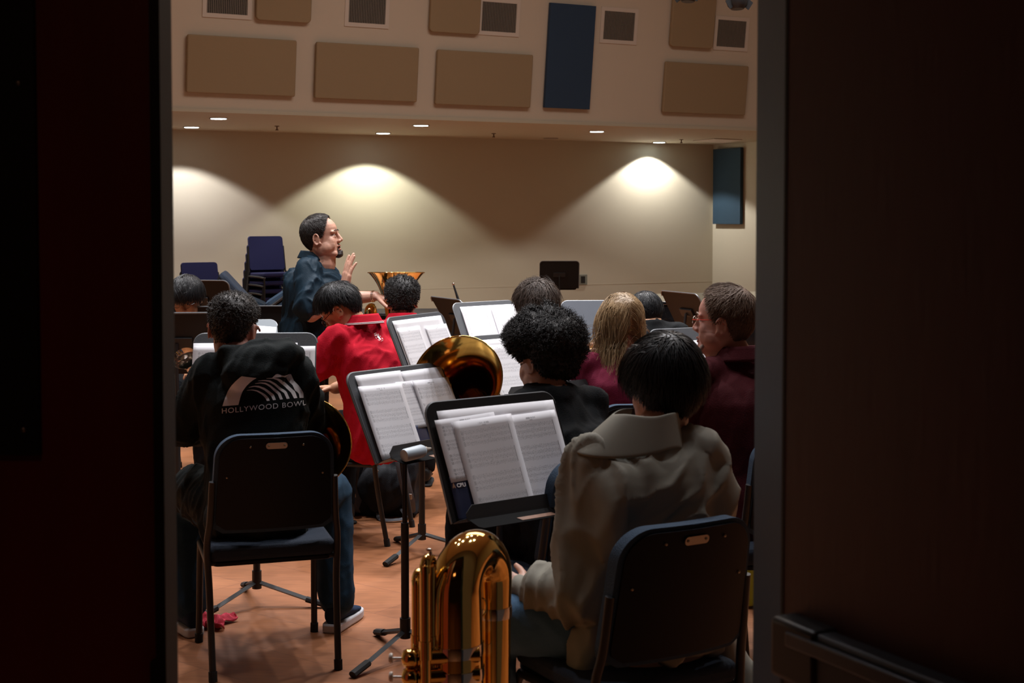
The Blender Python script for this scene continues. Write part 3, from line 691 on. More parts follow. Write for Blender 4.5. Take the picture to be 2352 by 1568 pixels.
# A: front stand
rA, MA = make_stand(-0.040, 4.50, 37, 1.050, 24, 'black music stand nearest the door, before the olive jacket', M_deskback, 20, sticker=True, h=0.385)
sheet(MA, 0.012, 0.004, 0.462, 0.350, 0, 'wide white backing sheet at the back of the nearest stand', M_paperplain, rot=0, curl=0.0)
f_ = sheet(MA, -0.135, 0.003, 0.20, 0.140, 1, 'navy folder with white lettering at the left of the nearest stand', M_folder, curl=0.0, name='folder', group='folders'); f_['category'] = 'folder'
sheet(MA, -0.118, 0.128, 0.230, 0.200, 3, 'score page half hidden at the left of the nearest stand', M_pages[1], rot=2, curl=0.0)
sheet(MA, -0.056, 0.004, 0.228, 0.312, 5, 'left printed score page on the nearest stand', M_pages[0], rot=1.5, curl=0.001)
sheet(MA, 0.132, 0.004, 0.205, 0.312, 4, 'right printed score page on the nearest stand', M_pages[1], rot=1.0, curl=0.001)
# text on the folder
def text_mesh(body, size, name, m, parent, M4, th=0.0006, font_space=1.0, bold=0.0):
    cu = bpy.data.curves.new(name, 'FONT'); cu.body = body; cu.size = size; cu.align_x = 'CENTER'; cu.extrude = th; cu.space_character = font_space; cu.offset = bold
    to = bpy.data.objects.new(name, cu); COL.objects.link(to); bpy.context.view_layer.update()
    me = bpy.data.meshes.new_from_object(to.evaluated_get(bpy.context.evaluated_depsgraph_get())); bpy.data.objects.remove(to)
    me.transform(M4); me.materials.clear(); me.materials.append(m)
    o = bpy.data.objects.new(name, me); COL.objects.link(o)
    if parent: o.parent = parent
    return o
text_mesh('CBU', 0.017, 'lettering', M_print, f_, MA @ Matrix.Translation((-0.198, 0.108, 0.010)), bold=0.0006)
b = MB(); b.prism([(-0.006, 0), (-0.0015, 0.015), (0.0015, 0.015), (0.006, 0), (0.002, 0), (0, 0.005), (-0.002, 0)], MA @ Matrix.Translation((-0.226, 0.107, 0.010)), 0.0008); b.build('emblem', M_sticker, f_, smooth=False)

# B: second stand, with bottle
rB, MB_ = make_stand(-0.395, 5.20, 51, 1.070, 27, 'black music stand second from the door with a pale bottle on its tray', None, -55, sticker=True, h=0.345)
sheet(MB_, -0.10, 0.03, 0.235, 0.30, 0, 'white backing sheet at the left of the stand with the bottle', M_paperplain, curl=0.0)
sheet(MB_, 0.125, 0.02, 0.23, 0.305, 0, 'white backing sheet at the right of the stand with the bottle', M_paperplain, curl=0.0)
sheet(MB_, 0.010, 0.10, 0.10, 0.185, 2, 'narrow score strip between the pages of the stand with the bottle', M_pages[1], rot=0, curl=0.0)
f2 = sheet(MB_, 0.01, 0.003, 0.10, 0.11, 1, 'dark navy folder between the pages on the stand with the bottle', M_folder, curl=0.0, name='folder', group='folders'); f2['category'] = 'folder'
sheet(MB_, -0.130, 0.004, 0.215, 0.279, 4, 'left printed score page on the stand with the bottle', M_pages[2], rot=-2, curl=0.001)
sheet(MB_, 0.145, 0.006, 0.20, 0.275, 3, 'right printed score page on the stand with the bottle', M_pages[1], rot=-1, curl=0.001)
bo = MB_ @ V((-0.215, -0.010, 0.096)); bd = (MB_.to_3x3() @ V((1, 0.03, 0.1))).normalized()
root = thing('bottle', bo, 0, 'pale grey squeeze bottle lying on the stand tray', 'bottle')
b = MB(); b.lathe([(0.001, 0), (0.021, 0.001), (0.023, 0.008), (0.023, 0.085), (0.018, 0.095), (0.011, 0.099)], (0, 0, 0), bd, 24); b.build('bottle_body', M_bottle, root)
b = MB(); b.lathe([(0.011, 0.098), (0.012, 0.108), (0.008, 0.114), (0.004, 0.130), (0.001, 0.131)], (0, 0, 0), bd, 20); b.build('nozzle', M_label, root)

# C: stand of the hoodie player
pC = at(590, 1350, 5.9)
rC, MC = make_stand(pC.x, 5.9, 3, 1.139, 22, 'black music stand before the person in the printed hoodie', None, -12)
sheet(MC, -0.04, 0.006, 0.43, 0.275, 0, 'wide white backing sheet on the hoodie player stand', M_paperplain, curl=0.0)
sheet(MC, 0.135, 0.003, 0.23, 0.262, 3, 'right printed score page on the hoodie player stand', M_pages[0], curl=0.001)
sheet(MC, -0.14, 0.003, 0.225, 0.266, 2, 'left printed score page on the hoodie player stand', M_pages[2], curl=0.001)
# G: stand further left behind head, with bright pages
rG, MG = make_stand(at(535, 760, 8.1).x, 8.1, 14, 1.03, 38, 'grey music stand with blank white pages behind the hoodie player head', mat('grey desk paint', (0.16, 0.19, 0.21), 0.5), 30)
sheet(MG, -0.10, 0.0, 0.22, 0.28, 0, 'blank white page at the left behind the hoodie player head', M_paperplain, rot=8, curl=0.0)
sheet(MG, 0.11, 0.0, 0.22, 0.28, 0, 'blank white page at the right behind the hoodie player head', M_paperplain, rot=-6, curl=0.0)
# D, E, F, H
rD, MD = make_stand(at(968, 800, 6.8).x, 6.8, 62, 1.155, 24, 'black music stand with pages just right of the red polo', None, -63)
sheet(MD, 0.0, 0.03, 0.44, 0.275, 0, 'wide white backing sheet on the stand right of the red polo', M_paperplain, curl=0.0)
sheet(MD, -0.115, 0.003, 0.20, 0.262, 3, 'left printed score page on the stand right of the red polo', M_pages[2], curl=0.001)
sheet(MD, 0.13, 0.003, 0.20, 0.255, 3, 'right printed score page on the stand right of the red polo', M_pages[0], curl=0.001)
rE, ME = make_stand(at(1120, 740, 8.9).x, 8.9, 42, 1.09, 27, 'black music stand with pages, highest one behind the tuba bell', None, 30)
sheet(ME, 0.02, 0.0, 0.45, 0.295, 0, 'wide white backing sheet on the stand above the tuba bell', M_paperplain, curl=0.0)
sheet(ME, -0.10, 0.0, 0.215, 0.272, 3, 'left printed score page on the stand above the tuba bell', M_pages[2], curl=0.001)
sheet(ME, 0.14, 0.0, 0.21, 0.275, 3, 'right printed score page on the stand above the tuba bell', M_pages[0], curl=0.001)
rF, MF = make_stand(at(1205, 830, 6.0).x, 6.0, 42, 1.13, 36, 'black music stand with pages left of the big curly hair', None, 30)
sheet(MF, 0.0, 0.02, 0.46, 0.28, 0, 'wide white backing sheet on the stand beside the big curly hair', M_paperplain, curl=0.0)
sheet(MF, -0.13, 0.0, 0.215, 0.27, 3, 'left printed score page beside the big curly hair', M_pages[2], curl=0.001)
sheet(MF, 0.11, 0.0, 0.215, 0.275, 3, 'right printed score page beside the big curly hair', M_pages[0], curl=0.001)
rH, MH = make_stand(at(1385, 740, 8.6).x, 8.6, 4, 1.115, 20, 'empty grey music stand left of the blonde hair', mat('slate desk paint', (0.13, 0.145, 0.17), 0.5, var=0.1, vscale=12), 30)
rK, MK = make_stand(at(1605, 790, 6.8).x, 6.8, 28, 1.09, 30, 'music stand with white page before the man with red glasses', None, 30)
sheet(MK, 0.05, 0.0, 0.36, 0.255, 0, 'white page on the stand before the man with red glasses', M_paperplain, curl=0.0)
# stands turned away
pJ = at(1285, 640, 18.2)
make_stand(pJ.x, 18.2, 183, 1.05, 10, 'black music stand standing alone by the back wall', M_deskback, 30, h=0.36)
make_stand(at(1040, 740, 9.9).x, 9.9, 118, 1.06, 32, 'black music stand turned sideways behind the score pages', M_deskback, 30)
make_stand(at(1572, 710, 9.9).x, 9.9, 114, 1.10, 28, 'brown black music stand turned sideways in front of the piano', M_deskback, 30)
make_stand(at(452, 680, 10.0).x, 10.0, 168, 1.18, 24, 'black music stand behind the player with round glasses', M_deskback, 30)
make_stand(at(500, 740, 8.9).x, 8.7, 184, 1.075, 12, 'black music stand seen from behind, left of the hoodie player head', M_deskback, 30)
make_stand(at(572, 740, 9.3).x, 9.3, 180, 1.04, 12, 'black music stand seen from behind, right of the hoodie player head', M_deskback, 30)
make_stand(at(405, 760, 7.4).x, 7.4, 186, 1.125, 14, 'black music stand at the far left edge of the doorway', M_deskback, 30, h=0.33)

# ================================================================== BRASS
def tubepath(b, pts, rs, seg=8, n=20):
    c = crom(pts, seg); b.tube(c, lerp_list(rs, len(c)), n); return b
def bell_profile(R, L, r0, thick=0.0016, flare=0.82):
    out = []; n = 26
    for i in range(n + 1):
        t = i / n; r = r0 + (R - r0) * ((1 - flare) * t + flare * (math.exp(5.2 * (t - 1)) - math.exp(-5.2)) / (1 - math.exp(-5.2))); out.append((r, L * t))
    inner = [(max(r - thick, 0.001), z - (0.001 if i == n else 0)) for i, (r, z) in enumerate(out)]
    return out, inner
def make_tuba(root, R=0.185, Hh=0.92, k=1.0, parts=True, flare=0.82):
    """local: bell axis on z, bow at z=0, rim at z=Hh"""
    L = Hh * 0.62
    out, inn = bell_profile(R, L, 0.050 * k, flare=flare)
    b = MB(); b.lathe(out, (0, 0, Hh - L), (0, 0, 1), 64, close=True); 
    o = b.build('bell', M_brass, root, auto=80)
    b = MB(); b.lathe(inn, (0, 0, Hh - L), (0, 0, 1), 64, close=True); b.build('bell_interior', M_brass_in, o, auto=80)
    b = MB(); b.lathe([(R - 0.001, Hh - 0.003), (R + 0.004, Hh - 0.002), (R + 0.005, Hh + 0.002), (R + 0.001, Hh + 0.004), (R - 0.003, Hh + 0.001), (R - 0.001, Hh - 0.003)], (0, 0, 0), (0, 0, 1), 64, close=True); b.build('bell_rim', M_brass, o, auto=80)
    W = 0.185 * k; zb = 0.165 * k
    b = MB(); arc = [(W / 2 - W / 2 * math.cos(PI * t / 10), 0, zb - (W / 2 + 0.015) * math.sin(PI * t / 10)) for t in range(11)]
    tubepath(b, [(0, 0, Hh - L), (0, 0, 0.30 * k)] + arc + [(W, 0, 0.30 * k), (W, 0, 0.42 * k)], [0.050 * k, 0.053 * k] + [0.055 * k - 0.0012 * t * k for t in range(11)] + [0.041 * k, 0.039 * k], 5, 28)
    bm_ = len(b.f); b.f = [f for f in b.f if len(f) == 4]; b.build('bottom_bow', M_brass, root, auto=80)
    b = MB()
    for (x, z, r) in ((0, 0.20 * k, 0.0575 * k), (W, 0.20 * k, 0.046 * k)): b.lathe([(r - 0.002, -0.018), (r, -0.017), (r + 0.001, 0), (r, 0.017), (r - 0.002, 0.018)], (x, 0, z), (0, 0, 1), 32)
    b.build('ferrule', M_silver, root)
    zt = Hh * 0.70
    b = MB(); tubepath(b, [(W, 0, 0.42 * k), (W, 0, zt), (W - 0.02, -0.03, zt + 0.05), (W - 0.04, -0.07, zt + 0.03), (W - 0.05, -0.085, zt - 0.05), (W - 0.05, -0.085, 0.34 * k)], [0.039 * k, 0.033 * k, 0.03 * k, 0.027 * k, 0.024 * k, 0.02 * k], 6, 20); b.build('top_bow', M_brass, root, auto=80)
    for i in range(3):
        x = 0.01 + 0.052 * i * k; y = -0.098
        b = MB(); b.lathe([(0.001, 0), (0.017, 0), (0.022, 0.004), (0.022, 0.02), (0.019, 0.022), (0.019, 0.15), (0.022, 0.152), (0.022, 0.170), (0.014, 0.176), (0.001, 0.177)], (x, y, 0.36 * k), (0, 0, 1), 24)
        vv = b.build('valve', M_brass, root)
        b = MB(); b.tube([(x, y, 0.36 * k + 0.176), (x, y, 0.36 * k + 0.215)], 0.003, 8); b.lathe([(0.001, 0.212), (0.011, 0.212), (0.012, 0.216), (0.011, 0.222), (0.001, 0.223)], (x, y, 0.36 * k), (0, 0, 1), 20); b.build('valve_button', M_silver, vv)
        d = (-1) ** i
        b = MB(); ztp = 0.38 * k + 0.03 * i; zz = (0.16 - 0.02 * i) * k
        tubepath(b, [(x, y - 0.015, ztp), (x, y - 0.04, ztp - 0.01), (x, y - 0.045, zz + 0.03), (x + 0.012, y - 0.045, zz), (x + 0.028, y - 0.045, zz), (x + 0.04, y - 0.045, zz + 0.03), (x + 0.04, y - 0.04, ztp - 0.01), (x + 0.035, y - 0.015, ztp)], [0.010 * k] * 8, 5, 14); b.build('valve_slide', M_brass, root, auto=80)
    if not parts: return
    b = MB(); tubepath(b, [(0.01, -0.10, 0.50 * k), (-0.05, -0.10, 0.56 * k), (-0.075, -0.07, 0.62 * k), (-0.06, -0.10, 0.70 * k), (-0.01, -0.16, 0.70 * k)], [0.010, 0.009, 0.0085, 0.008, 0.007], 6, 12); b.build('leadpipe', M_brass, root)
    b = MB(); b.lathe([(0.005, -0.03), (0.007, 0.0), (0.014, 0.02), (0.019, 0.025), (0.018, 0.028), (0.012, 0.02), (0.001, 0.01)], (-0.008, -0.165, 0.70 * k), (0.6, -0.8, 0), 24); b.build('mouthpiece', M_silver, root)
def tuba(M4, label, **k):
    root = thing('tuba', (0, 0, 0), 0, label, 'tuba', 'brass instruments'); root.matrix_world = M4; make_tuba(root, **k); return root

def aim_matrix(pos, axis, roll_hint, off=(0, 0, 0)):
    """matrix whose local z looks along axis, local x near roll_hint; local point off lands on pos"""
    z = V(axis).normalized(); x = V(roll_hint); x = (x - z * x.dot(z)).normalized(); y = z.cross(x)
    M = frame((0, 0, 0), x, y, z); M.translation = V(pos) - M.to_3x3() @ V(off); return M

# T1: front instrument standing on its bell (only the bows in view)
t1 = thing('euphonium', (0, 0, 0), 0, 'shiny brass euphonium standing bell down on the floor in the foreground', 'euphonium', 'brass instruments')
p1 = at(1045, 1500, 3.18)
def t1_build():
    r = t1; W = 0.160
    dx, dy = 0.53, 0.848    # direction of the bow plane in xy (near branch -> far branch)
    def P(s, z, o=0.0): return (s * dx - o * dy, s * dy + o * dx, z)
    zt = 0.905
    zb = zt - W / 2 - 0.052
    b = MB(); arc = [P(W / 2 - (W / 2) * math.cos(PI * t / 12), zb + (W / 2) * 1.02 * math.sin(PI * t / 12)) for t in range(13)]
    tubepath(b, [P(0, 0.42), P(0, 0.55), P(0, 0.70)] + arc + [P(W, 0.70), P(W, 0.50), P(W, 0.34)], [0.068, 0.066, 0.063] + [0.061 - 0.0014 * t for t in range(13)] + [0.042, 0.040, 0.038], 5, 40)
    b.build('bottom_bow', M_brass, r, auto=80)
    out, inn = bell_profile(0.15, 0.42, 0.068)
    b = MB(); b.lathe([(q, -z) for q, z in out], P(0, 0.424), (0, 0, 1), 48, close=True); bl = b.build('bell', M_brass, r, auto=80)
    b = MB(); b.lathe([(q, -z) for q, z in inn], P(0, 0.424), (0, 0, 1), 48, close=True); b.build('bell_interior', M_brass_in, bl, auto=80)
    for s, z, q in ((0, 0.655, 0.0655), (W, 0.70, 0.0440), (0, 0.60, 0.0672)):
        b = MB(); b.lathe([(q - 0.003, -0.014), (q, -0.013), (q + 0.0008, 0), (q, 0.013), (q - 0.003, 0.014)], P(s, z), (0, 0, 1), 40); b.build('ferrule', M_silver, r)
    # second bow behind, right
    b = MB(); W2 = 0.07; arc = [P(0.125 + W2 / 2 - W2 / 2 * math.cos(PI * t / 8), 0.77 + 0.045 * math.sin(PI * t / 8), 0.055) for t in range(9)]
    tubepath(b, [P(0.125, 0.3, 0.055), P(0.125, 0.6, 0.055)] + arc + [P(0.195, 0.6, 0.055), P(0.195, 0.3, 0.055)], [0.026] * 13, 5, 24); b.build('tuning_slide', M_brass, r, auto=80)
    # nested valve tubing at the left
    for j, (s0, o0, zt_, rr, gap) in enumerate([(-0.098, 0.012, 0.862, 0.0125, 0.040), (-0.070, 0.055, 0.82, 0.012, 0.034)]):
        b = MB(); arc = [P(s0 + gap / 2 - gap / 2 * math.cos(PI * t / 8), zt_ - gap / 2 + gap / 2 * 1.4 * math.sin(PI * t / 8), o0 + 0.012 * t / 8) for t in range(9)]
        tubepath(b, [P(s0, 0.45, o0), P(s0, 0.62, o0)] + arc + [P(s0 + gap, 0.62, o0 + 0.012), P(s0 + gap, 0.45, o0 + 0.012)], [rr] * 13, 4, 18); v_ = b.build('valve_slide', M_brass, r, auto=80)
        for g in (0, gap): b = MB(); b.lathe([(rr, -0.03), (rr + 0.0022, -0.029), (rr + 0.0022, 0.012), (rr, 0.013)], P(s0 + g, 0.68, o0 + (0.012 if g else 0)), (0, 0, 1), 20); b.build('slide_ferrule', M_brass, v_)
    b = MB(); b.ell(P(-0.078, 0.882, 0.012), (0.004, 0.004, 0.009)); b.ell(P(-0.084, 0.892, 0.012), (0.007, 0.005, 0.004)); b.tube([P(-0.065, 0.874, 0.012), P(-0.078, 0.880, 0.012)], 0.003, 8); b.build('water_key', M_silver, r)
    # ring between the branches
    b = MB(); pts = [V(P(0.068, 0.735, -0.030)) + V((0.008 * math.cos(a), 0, 0.020 * math.sin(a))) for a in [2 * PI * i / 20 for i in range(21)]]; b.tube(pts, 0.0024, 8, cap=False); b.build('strap_ring', M_brass, r)
    # pistons pointing left
    for j in range(3):
        z = 0.648 - 0.042 * j; o0 = V((-0.082, -0.060, z))
        b = MB(); b.lathe([(0.001, 0), (0.018, 0.0), (0.021, -0.005), (0.021, -0.022), (0.017, -0.030), (0.008, -0.034), (0.001, -0.035)], o0, (1, 0, 0), 24); b.lathe([(0.018, 0), (0.018, 0.14)], o0, (1, 0.2, 0), 20); vv = b.build('valve', M_brass, r)
        b = MB(); b.tube([o0 - V((0.034, 0, 0)), o0 - V((0.055, 0, 0))], 0.0028, 8); b.lathe([(0.001, -0.053), (0.011, -0.054), (0.012, -0.058), (0.010, -0.062), (0.001, -0.063)], o0, (1, 0, 0), 20); b.build('valve_button', M_pearl, vv)
t1_build(); t1.location = (p1.x, p1.y, 0)

# T2: big bell behind the two front stands
c2 = at(1050, 872, 5.30)
ax2 = V((-0.22, -0.88, 0.42))
tuba(aim_matrix(c2, ax2, (-0.35, 0.2, -0.9), (0, 0, 0.62)), 'brass tuba with its wide bell facing the door behind the front stands', R=0.172, Hh=0.62, k=0.8, parts=False, flare=0.55)
# T3: bell beside the hoodie player
c3 = at(700, 1016, 5.42)
tuba(aim_matrix(c3, (0.30, -0.88, 0.36), (-1, 0.2, -0.6), (0, 0, 0.74)), 'brass tuba on the lap of the hoodie player, bell out to the right', R=0.178, Hh=0.74, k=0.85, parts=False, flare=0.55)
# T4: upright bell by the director
c4 = at(910, 626, 9.0)
tuba(aim_matrix(c4, (0.0, 0.04, 1), (-1, -0.3, 0), (0, 0, 0.90)), 'brass tuba held upright, flared bell against the back wall', R=0.178, Hh=0.90, k=0.95)

def trumpet(M4, label, m=None):
    root = thing('trumpet', (0, 0, 0), 0, label, 'trumpet', 'brass instruments'); root.matrix_world = M4; m = m or M_brass
    out, inn = bell_profile(0.062, 0.26, 0.008)
    b = MB(); b.lathe(out, (0, 0, 0.22), (0, 0, 1), 40, close=True); bl = b.build('bell', m, root, auto=80)
    b = MB(); b.lathe(inn, (0, 0, 0.22), (0, 0, 1), 40, close=True); b.build('bell_interior', m, bl, auto=80)
    b = MB(); tubepath(b, [(0, 0, 0.23), (0, 0, 0.0), (0, -0.02, -0.04), (0, -0.06, -0.04), (0, -0.08, 0.0), (0, -0.08, 0.30), (0, -0.055, 0.36), (0, -0.03, 0.36), (0.01, -0.01, 0.30), (0.012, 0, -0.16)], [0.008] + [0.0062] * 9, 6, 12); b.build('tubing', m, root)
    for i in range(3):
        b = MB(); b.lathe([(0.001, -0.01), (0.011, -0.008), (0.010, 0.0), (0.010, 0.09), (0.012, 0.092), (0.001, 0.1)], (0, -0.10, 0.08 + 0.025 * i), (0, 1, 0), 16); vv = b.build('valve', m, root)
        b = MB(); b.tube([(0, -0.0, 0.08 + 0.025 * i), (0, 0.03, 0.08 + 0.025 * i)], 0.002, 6); b.lathe([(0.001, 0.128), (0.008, 0.129), (0.001, 0.132)], (0, -0.10, 0.08 + 0.025 * i), (0, 1, 0), 14); b.build('valve_button', M_silver, vv)
    b = MB(); b.lathe([(0.004, 0), (0.006, -0.05), (0.013, -0.065), (0.011, -0.066), (0.001, -0.055)], (0.012, 0, -0.15), (0, 0, 1), 20); b.build('mouthpiece', M_silver, root)
    return root
trumpet(aim_matrix(at(1353, 800, 6.5), (-0.78, 0.6, -0.06), (0, 0, 1)), 'brass trumpet held beside the blonde player')
trumpet(aim_matrix(at(432, 838, 6.9), (-0.1, -0.7, 0.55), (0, 0, 1), (0, 0, 0.42)), 'silver trumpet bell at the left edge of the doorway', M_silver)
trumpet(aim_matrix(at(1148, 862, 6.3), (0.25, 0.95, 0.1), (0, 0, 1), (0, 0, 0.1)), 'brass trumpet between the tuba bell and the curly hair stand')

# ================================================================== PEOPLE
def fuse(b, name, m, parent, voxel=0.009, smooth=4, disp=None, fac=0.5):
    me = bpy.data.meshes.new('tmp'); me.from_pydata(b.v, [], b.f); me.update()
    bm = bmesh.new(); bm.from_mesh(me); bmesh.ops.recalc_face_normals(bm, faces=bm.faces); bm.to_mesh(me); bm.free()
    o = bpy.data.objects.new(name, me); COL.objects.link(o)
    r = o.modifiers.new('r', 'REMESH'); r.mode = 'VOXEL'; r.voxel_size = voxel
    s = o.modifiers.new('s', 'SMOOTH'); s.factor = fac; s.iterations = smooth
    dg = bpy.context.evaluated_depsgraph_get(); dg.update()
    nm = bpy.data.meshes.new_from_object(o.evaluated_get(dg)); bpy.data.objects.remove(o); bpy.data.meshes.remove(me)
    if disp:
        nrm = [v.normal.copy() for v in nm.vertices]
        for v, n_ in zip(nm.vertices, nrm): v.co = v.co + n_ * disp(v.co, n_)
    nm.name = name; nm.materials.clear(); nm.materials.append(m)
    for p in nm.polygons: p.use_smooth = True
    o = bpy.data.objects.new(name, nm); COL.objects.link(o)
    if parent: o.parent = parent
    return o
def folds(amp, freq=9.0, along=(0.45, 0.1, 0.9), seed=0.0, keep=None):
    a = V(along).normalized(); x, y, _ = basis(a)
    def f(p, n):
        w_ = mnoise.noise(p * 2.5 + V((seed, 0, 0))) * 0.55
        q = V((p.dot(x) * freq + w_ * 3, p.dot(y) * freq, p.dot(a) * freq * 0.28 + seed))
        r = 1.6 * max(0.0, 1 - abs(mnoise.noise(q)) * 3.0) ** 1.6 - 0.35
        r2 = 1.5 * max(0.0, 1 - abs(mnoise.noise(q * 2.1 + V((7, 3, seed)))) * 3.0) ** 1.5 - 0.3
        d = amp * (r * 0.75 + r2 * 0.35)
        if keep: d *= keep(p)
        return d
    return f

# ---- head: slices z, front, back, halfwidth
HS = [(-0.120, 0.058, 0.000, 0.022), (-0.113, 0.078, -0.020, 0.040), (-0.098, 0.083, -0.040, 0.056), (-0.080, 0.082, -0.055, 0.0635), (-0.060, 0.083, -0.068, 0.067),
      (-0.040, 0.085, -0.080, 0.068), (-0.020, 0.083, -0.090, 0.071), (0.000, 0.081, -0.097, 0.074), (0.018, 0.090, -0.101, 0.0765), (0.040, 0.092, -0.102, 0.078),
      (0.060, 0.086, -0.099, 0.076), (0.080, 0.074, -0.090, 0.069), (0.097, 0.056, -0.074, 0.056), (0.110, 0.032, -0.050, 0.037), (0.117, 0.008, -0.024, 0.014)]
HZ = [h[0] for h in HS]
YM = -0.008
def hs(z): return (float(np.interp(z, HZ, [h[1] for h in HS])), float(np.interp(z, HZ, [h[2] for h in HS])), float(np.interp(z, HZ, [h[3] for h in HS])))
def scalp(az, z):
    f, bk, w_ = hs(z); ym = YM if z < 0.09 else YM - 0.0; c = math.cos(az)
    if f < ym: ym = (f + bk) / 2
    return V((w_ * math.sin(az), ym + ((f - ym) * c if c > 0 else (ym - bk) * c), z))
def head_shape(b, M, jaw=1.0, mouth_open=0.0, ear=1.0, nose=1.0):
    n = 32; rings = []
    for z, f, bk, w_ in HS:
        if z < -0.05: w_ = w_ * jaw
        ring = []
        for k in range(n):
            a = 2 * PI * k / n; c, s = math.cos(a), math.sin(a)
            ym = YM if f > YM + 0.03 else (f + bk) / 2
            x = w_ * abs(s) ** 0.92 * (1 if s > 0 else -1); y = ym + ((f - ym) * c if c > 0 else (ym - bk) * c)
            ring.append(M @ V((x, y, z)))
        rings.append(ring)
    b.loft(rings)
    S = M.to_scale()[0]
    def cap(p, q, r1, r2): b.capsule(M @ V(p), M @ V(q), r1 * S, r2 * S, 10)
    R3 = M.to_3x3().normalized()
    def el(p, r): b.ell(M @ V(p), [q * S for q in r], R3, 12, 8)
    cap((0, 0.086, 0.008), (0, 0.1035 * nose, -0.032), 0.0085, 0.0120); cap((0, 0.095, -0.030), (0, 0.090, -0.042), 0.012, 0.010)
    for s in (-1, 1):
        el((s * 0.013, 0.094, -0.038), (0.0085, 0.011, 0.0080))
        cap((s * 0.050, 0.072, 0.017), (s * 0.016, 0.088, 0.014), 0.0085, 0.0085)
        el((s * 0.038, 0.054, -0.036), (0.028, 0.026, 0.036))
        cap((s * 0.045, 0.0705, -0.010), (s * 0.020, 0.080, -0.010), 0.006, 0.005)
        cap((s * 0.048 * jaw, 0.0, -0.080), (s * 0.028 * jaw, 0.060, -0.103), 0.018, 0.018)
        # ear
        pts = []
        for t in range(13):
            a = math.radians(-100 + 270 * t / 12); pts.append(M @ V((s * (0.082 + 0.016 * max(0, -math.cos(a)) * ear + 0.003), -0.012 - 0.017 * math.cos(a) * -1 * -1 - 0.004, -0.010 + 0.030 * math.sin(a))))
        b.tube(pts, 0.0048 * S * ear, 8)
        el((s * (0.078 + 0.03 * (ear - 1)), -0.010, -0.010), (0.009, 0.015 * ear, 0.027 * ear)); el((s * 0.081, 0.000, -0.035), (0.006, 0.008, 0.009))
    cap((-0.020, 0.083, -0.066 + mouth_open * 0.3), (0.020, 0.083, -0.066 + mouth_open * 0.3), 0.006, 0.006)
    el((0, 0.0885, -0.0655 + mouth_open * 0.3), (0.016, 0.007, 0.0055)); el((0, 0.086, -0.079 - mouth_open), (0.016, 0.008, 0.007))
    el((0, 0.076, -0.103 - mouth_open * 0.6), (0.024, 0.020, 0.016))
    cap((0, -0.022, -0.05), (0, -0.022, -0.095), 0.058, 0.056)
    for s in (-1, 1): el((s * 0.049 * jaw, 0.022, -0.062), (0.022, 0.042, 0.034))
    if jaw > 1.05:
        for s in (-1, 1): el((s * 0.047, 0.043, -0.052), (0.022, 0.034, 0.036))
    if jaw > 1.05: el((0, 0.018, -0.105), (0.056, 0.056, 0.034)); cap((0, 0.0, -0.11), (0, -0.01, -0.15), 0.060, 0.064)
def face_parts(root, M, brow_m, mouth_open=0.0, lid_m=None):
    S = M.to_scale()[0]; R3 = M.to_3x3().normalized()
    for s in (-1, 1):
        e = MB(); e.ell(M @ V((s * 0.031, 0.0700, -0.001)), 0.0118 * S, R3, 16, 12); eo = e.build('eye', M_eye, root)
        if lid_m:
            for u0, u1 in ((14, 88), (-88, -24)):
                e = MB(); e.grid(lambda u, v: M @ (V((s * 0.031, 0.0698, -0.001)) + 0.0128 * V((math.sin((u - .5) * PI * 0.95) * math.cos(math.radians(u0 + (u1 - u0) * v)), math.cos((u - .5) * PI * 0.95) * math.cos(math.radians(u0 + (u1 - u0) * v)), math.sin(math.radians(u0 + (u1 - u0) * v))))), 14, 6); e.build('eyelid', lid_m, root, thick=0.001)
        e = MB(); e.ell(M @ V((s * 0.032, 0.0795, -0.002)), (0.0052 * S, 0.0026 * S, 0.0052 * S), R3, 12, 8); e.build('iris', M_iris, eo)
        if brow_m:
            e = MB(); e.tube([M @ V((s * 0.050, 0.0765, 0.020)), M @ V((s * 0.034, 0.090, 0.0265)), M @ V((s * 0.015, 0.0965, 0.021))], [0.0015 * S, 0.0038 * S, 0.003 * S], 8, sy=0.7); e.build('eyebrow', brow_m, root)
    m = MB(); m.ell(M @ V((0, 0.0905, -0.0660 + mouth_open * 0.3)), (0.020 * S, 0.006 * S, 0.0042 * S), R3); m.ell(M @ V((0, 0.0885, -0.0785 - mouth_open)), (0.017 * S, 0.006 * S, 0.0052 * S), R3); m.build('lips', M_lip, root)
    if mouth_open > 0: m = MB(); m.ell(M @ V((0, 0.0865, -0.071 - mouth_open * 0.4)), (0.015 * S, 0.006 * S, (0.004 + mouth_open * 0.55) * S), R3); m.build('mouth_opening', M_mouth, root)

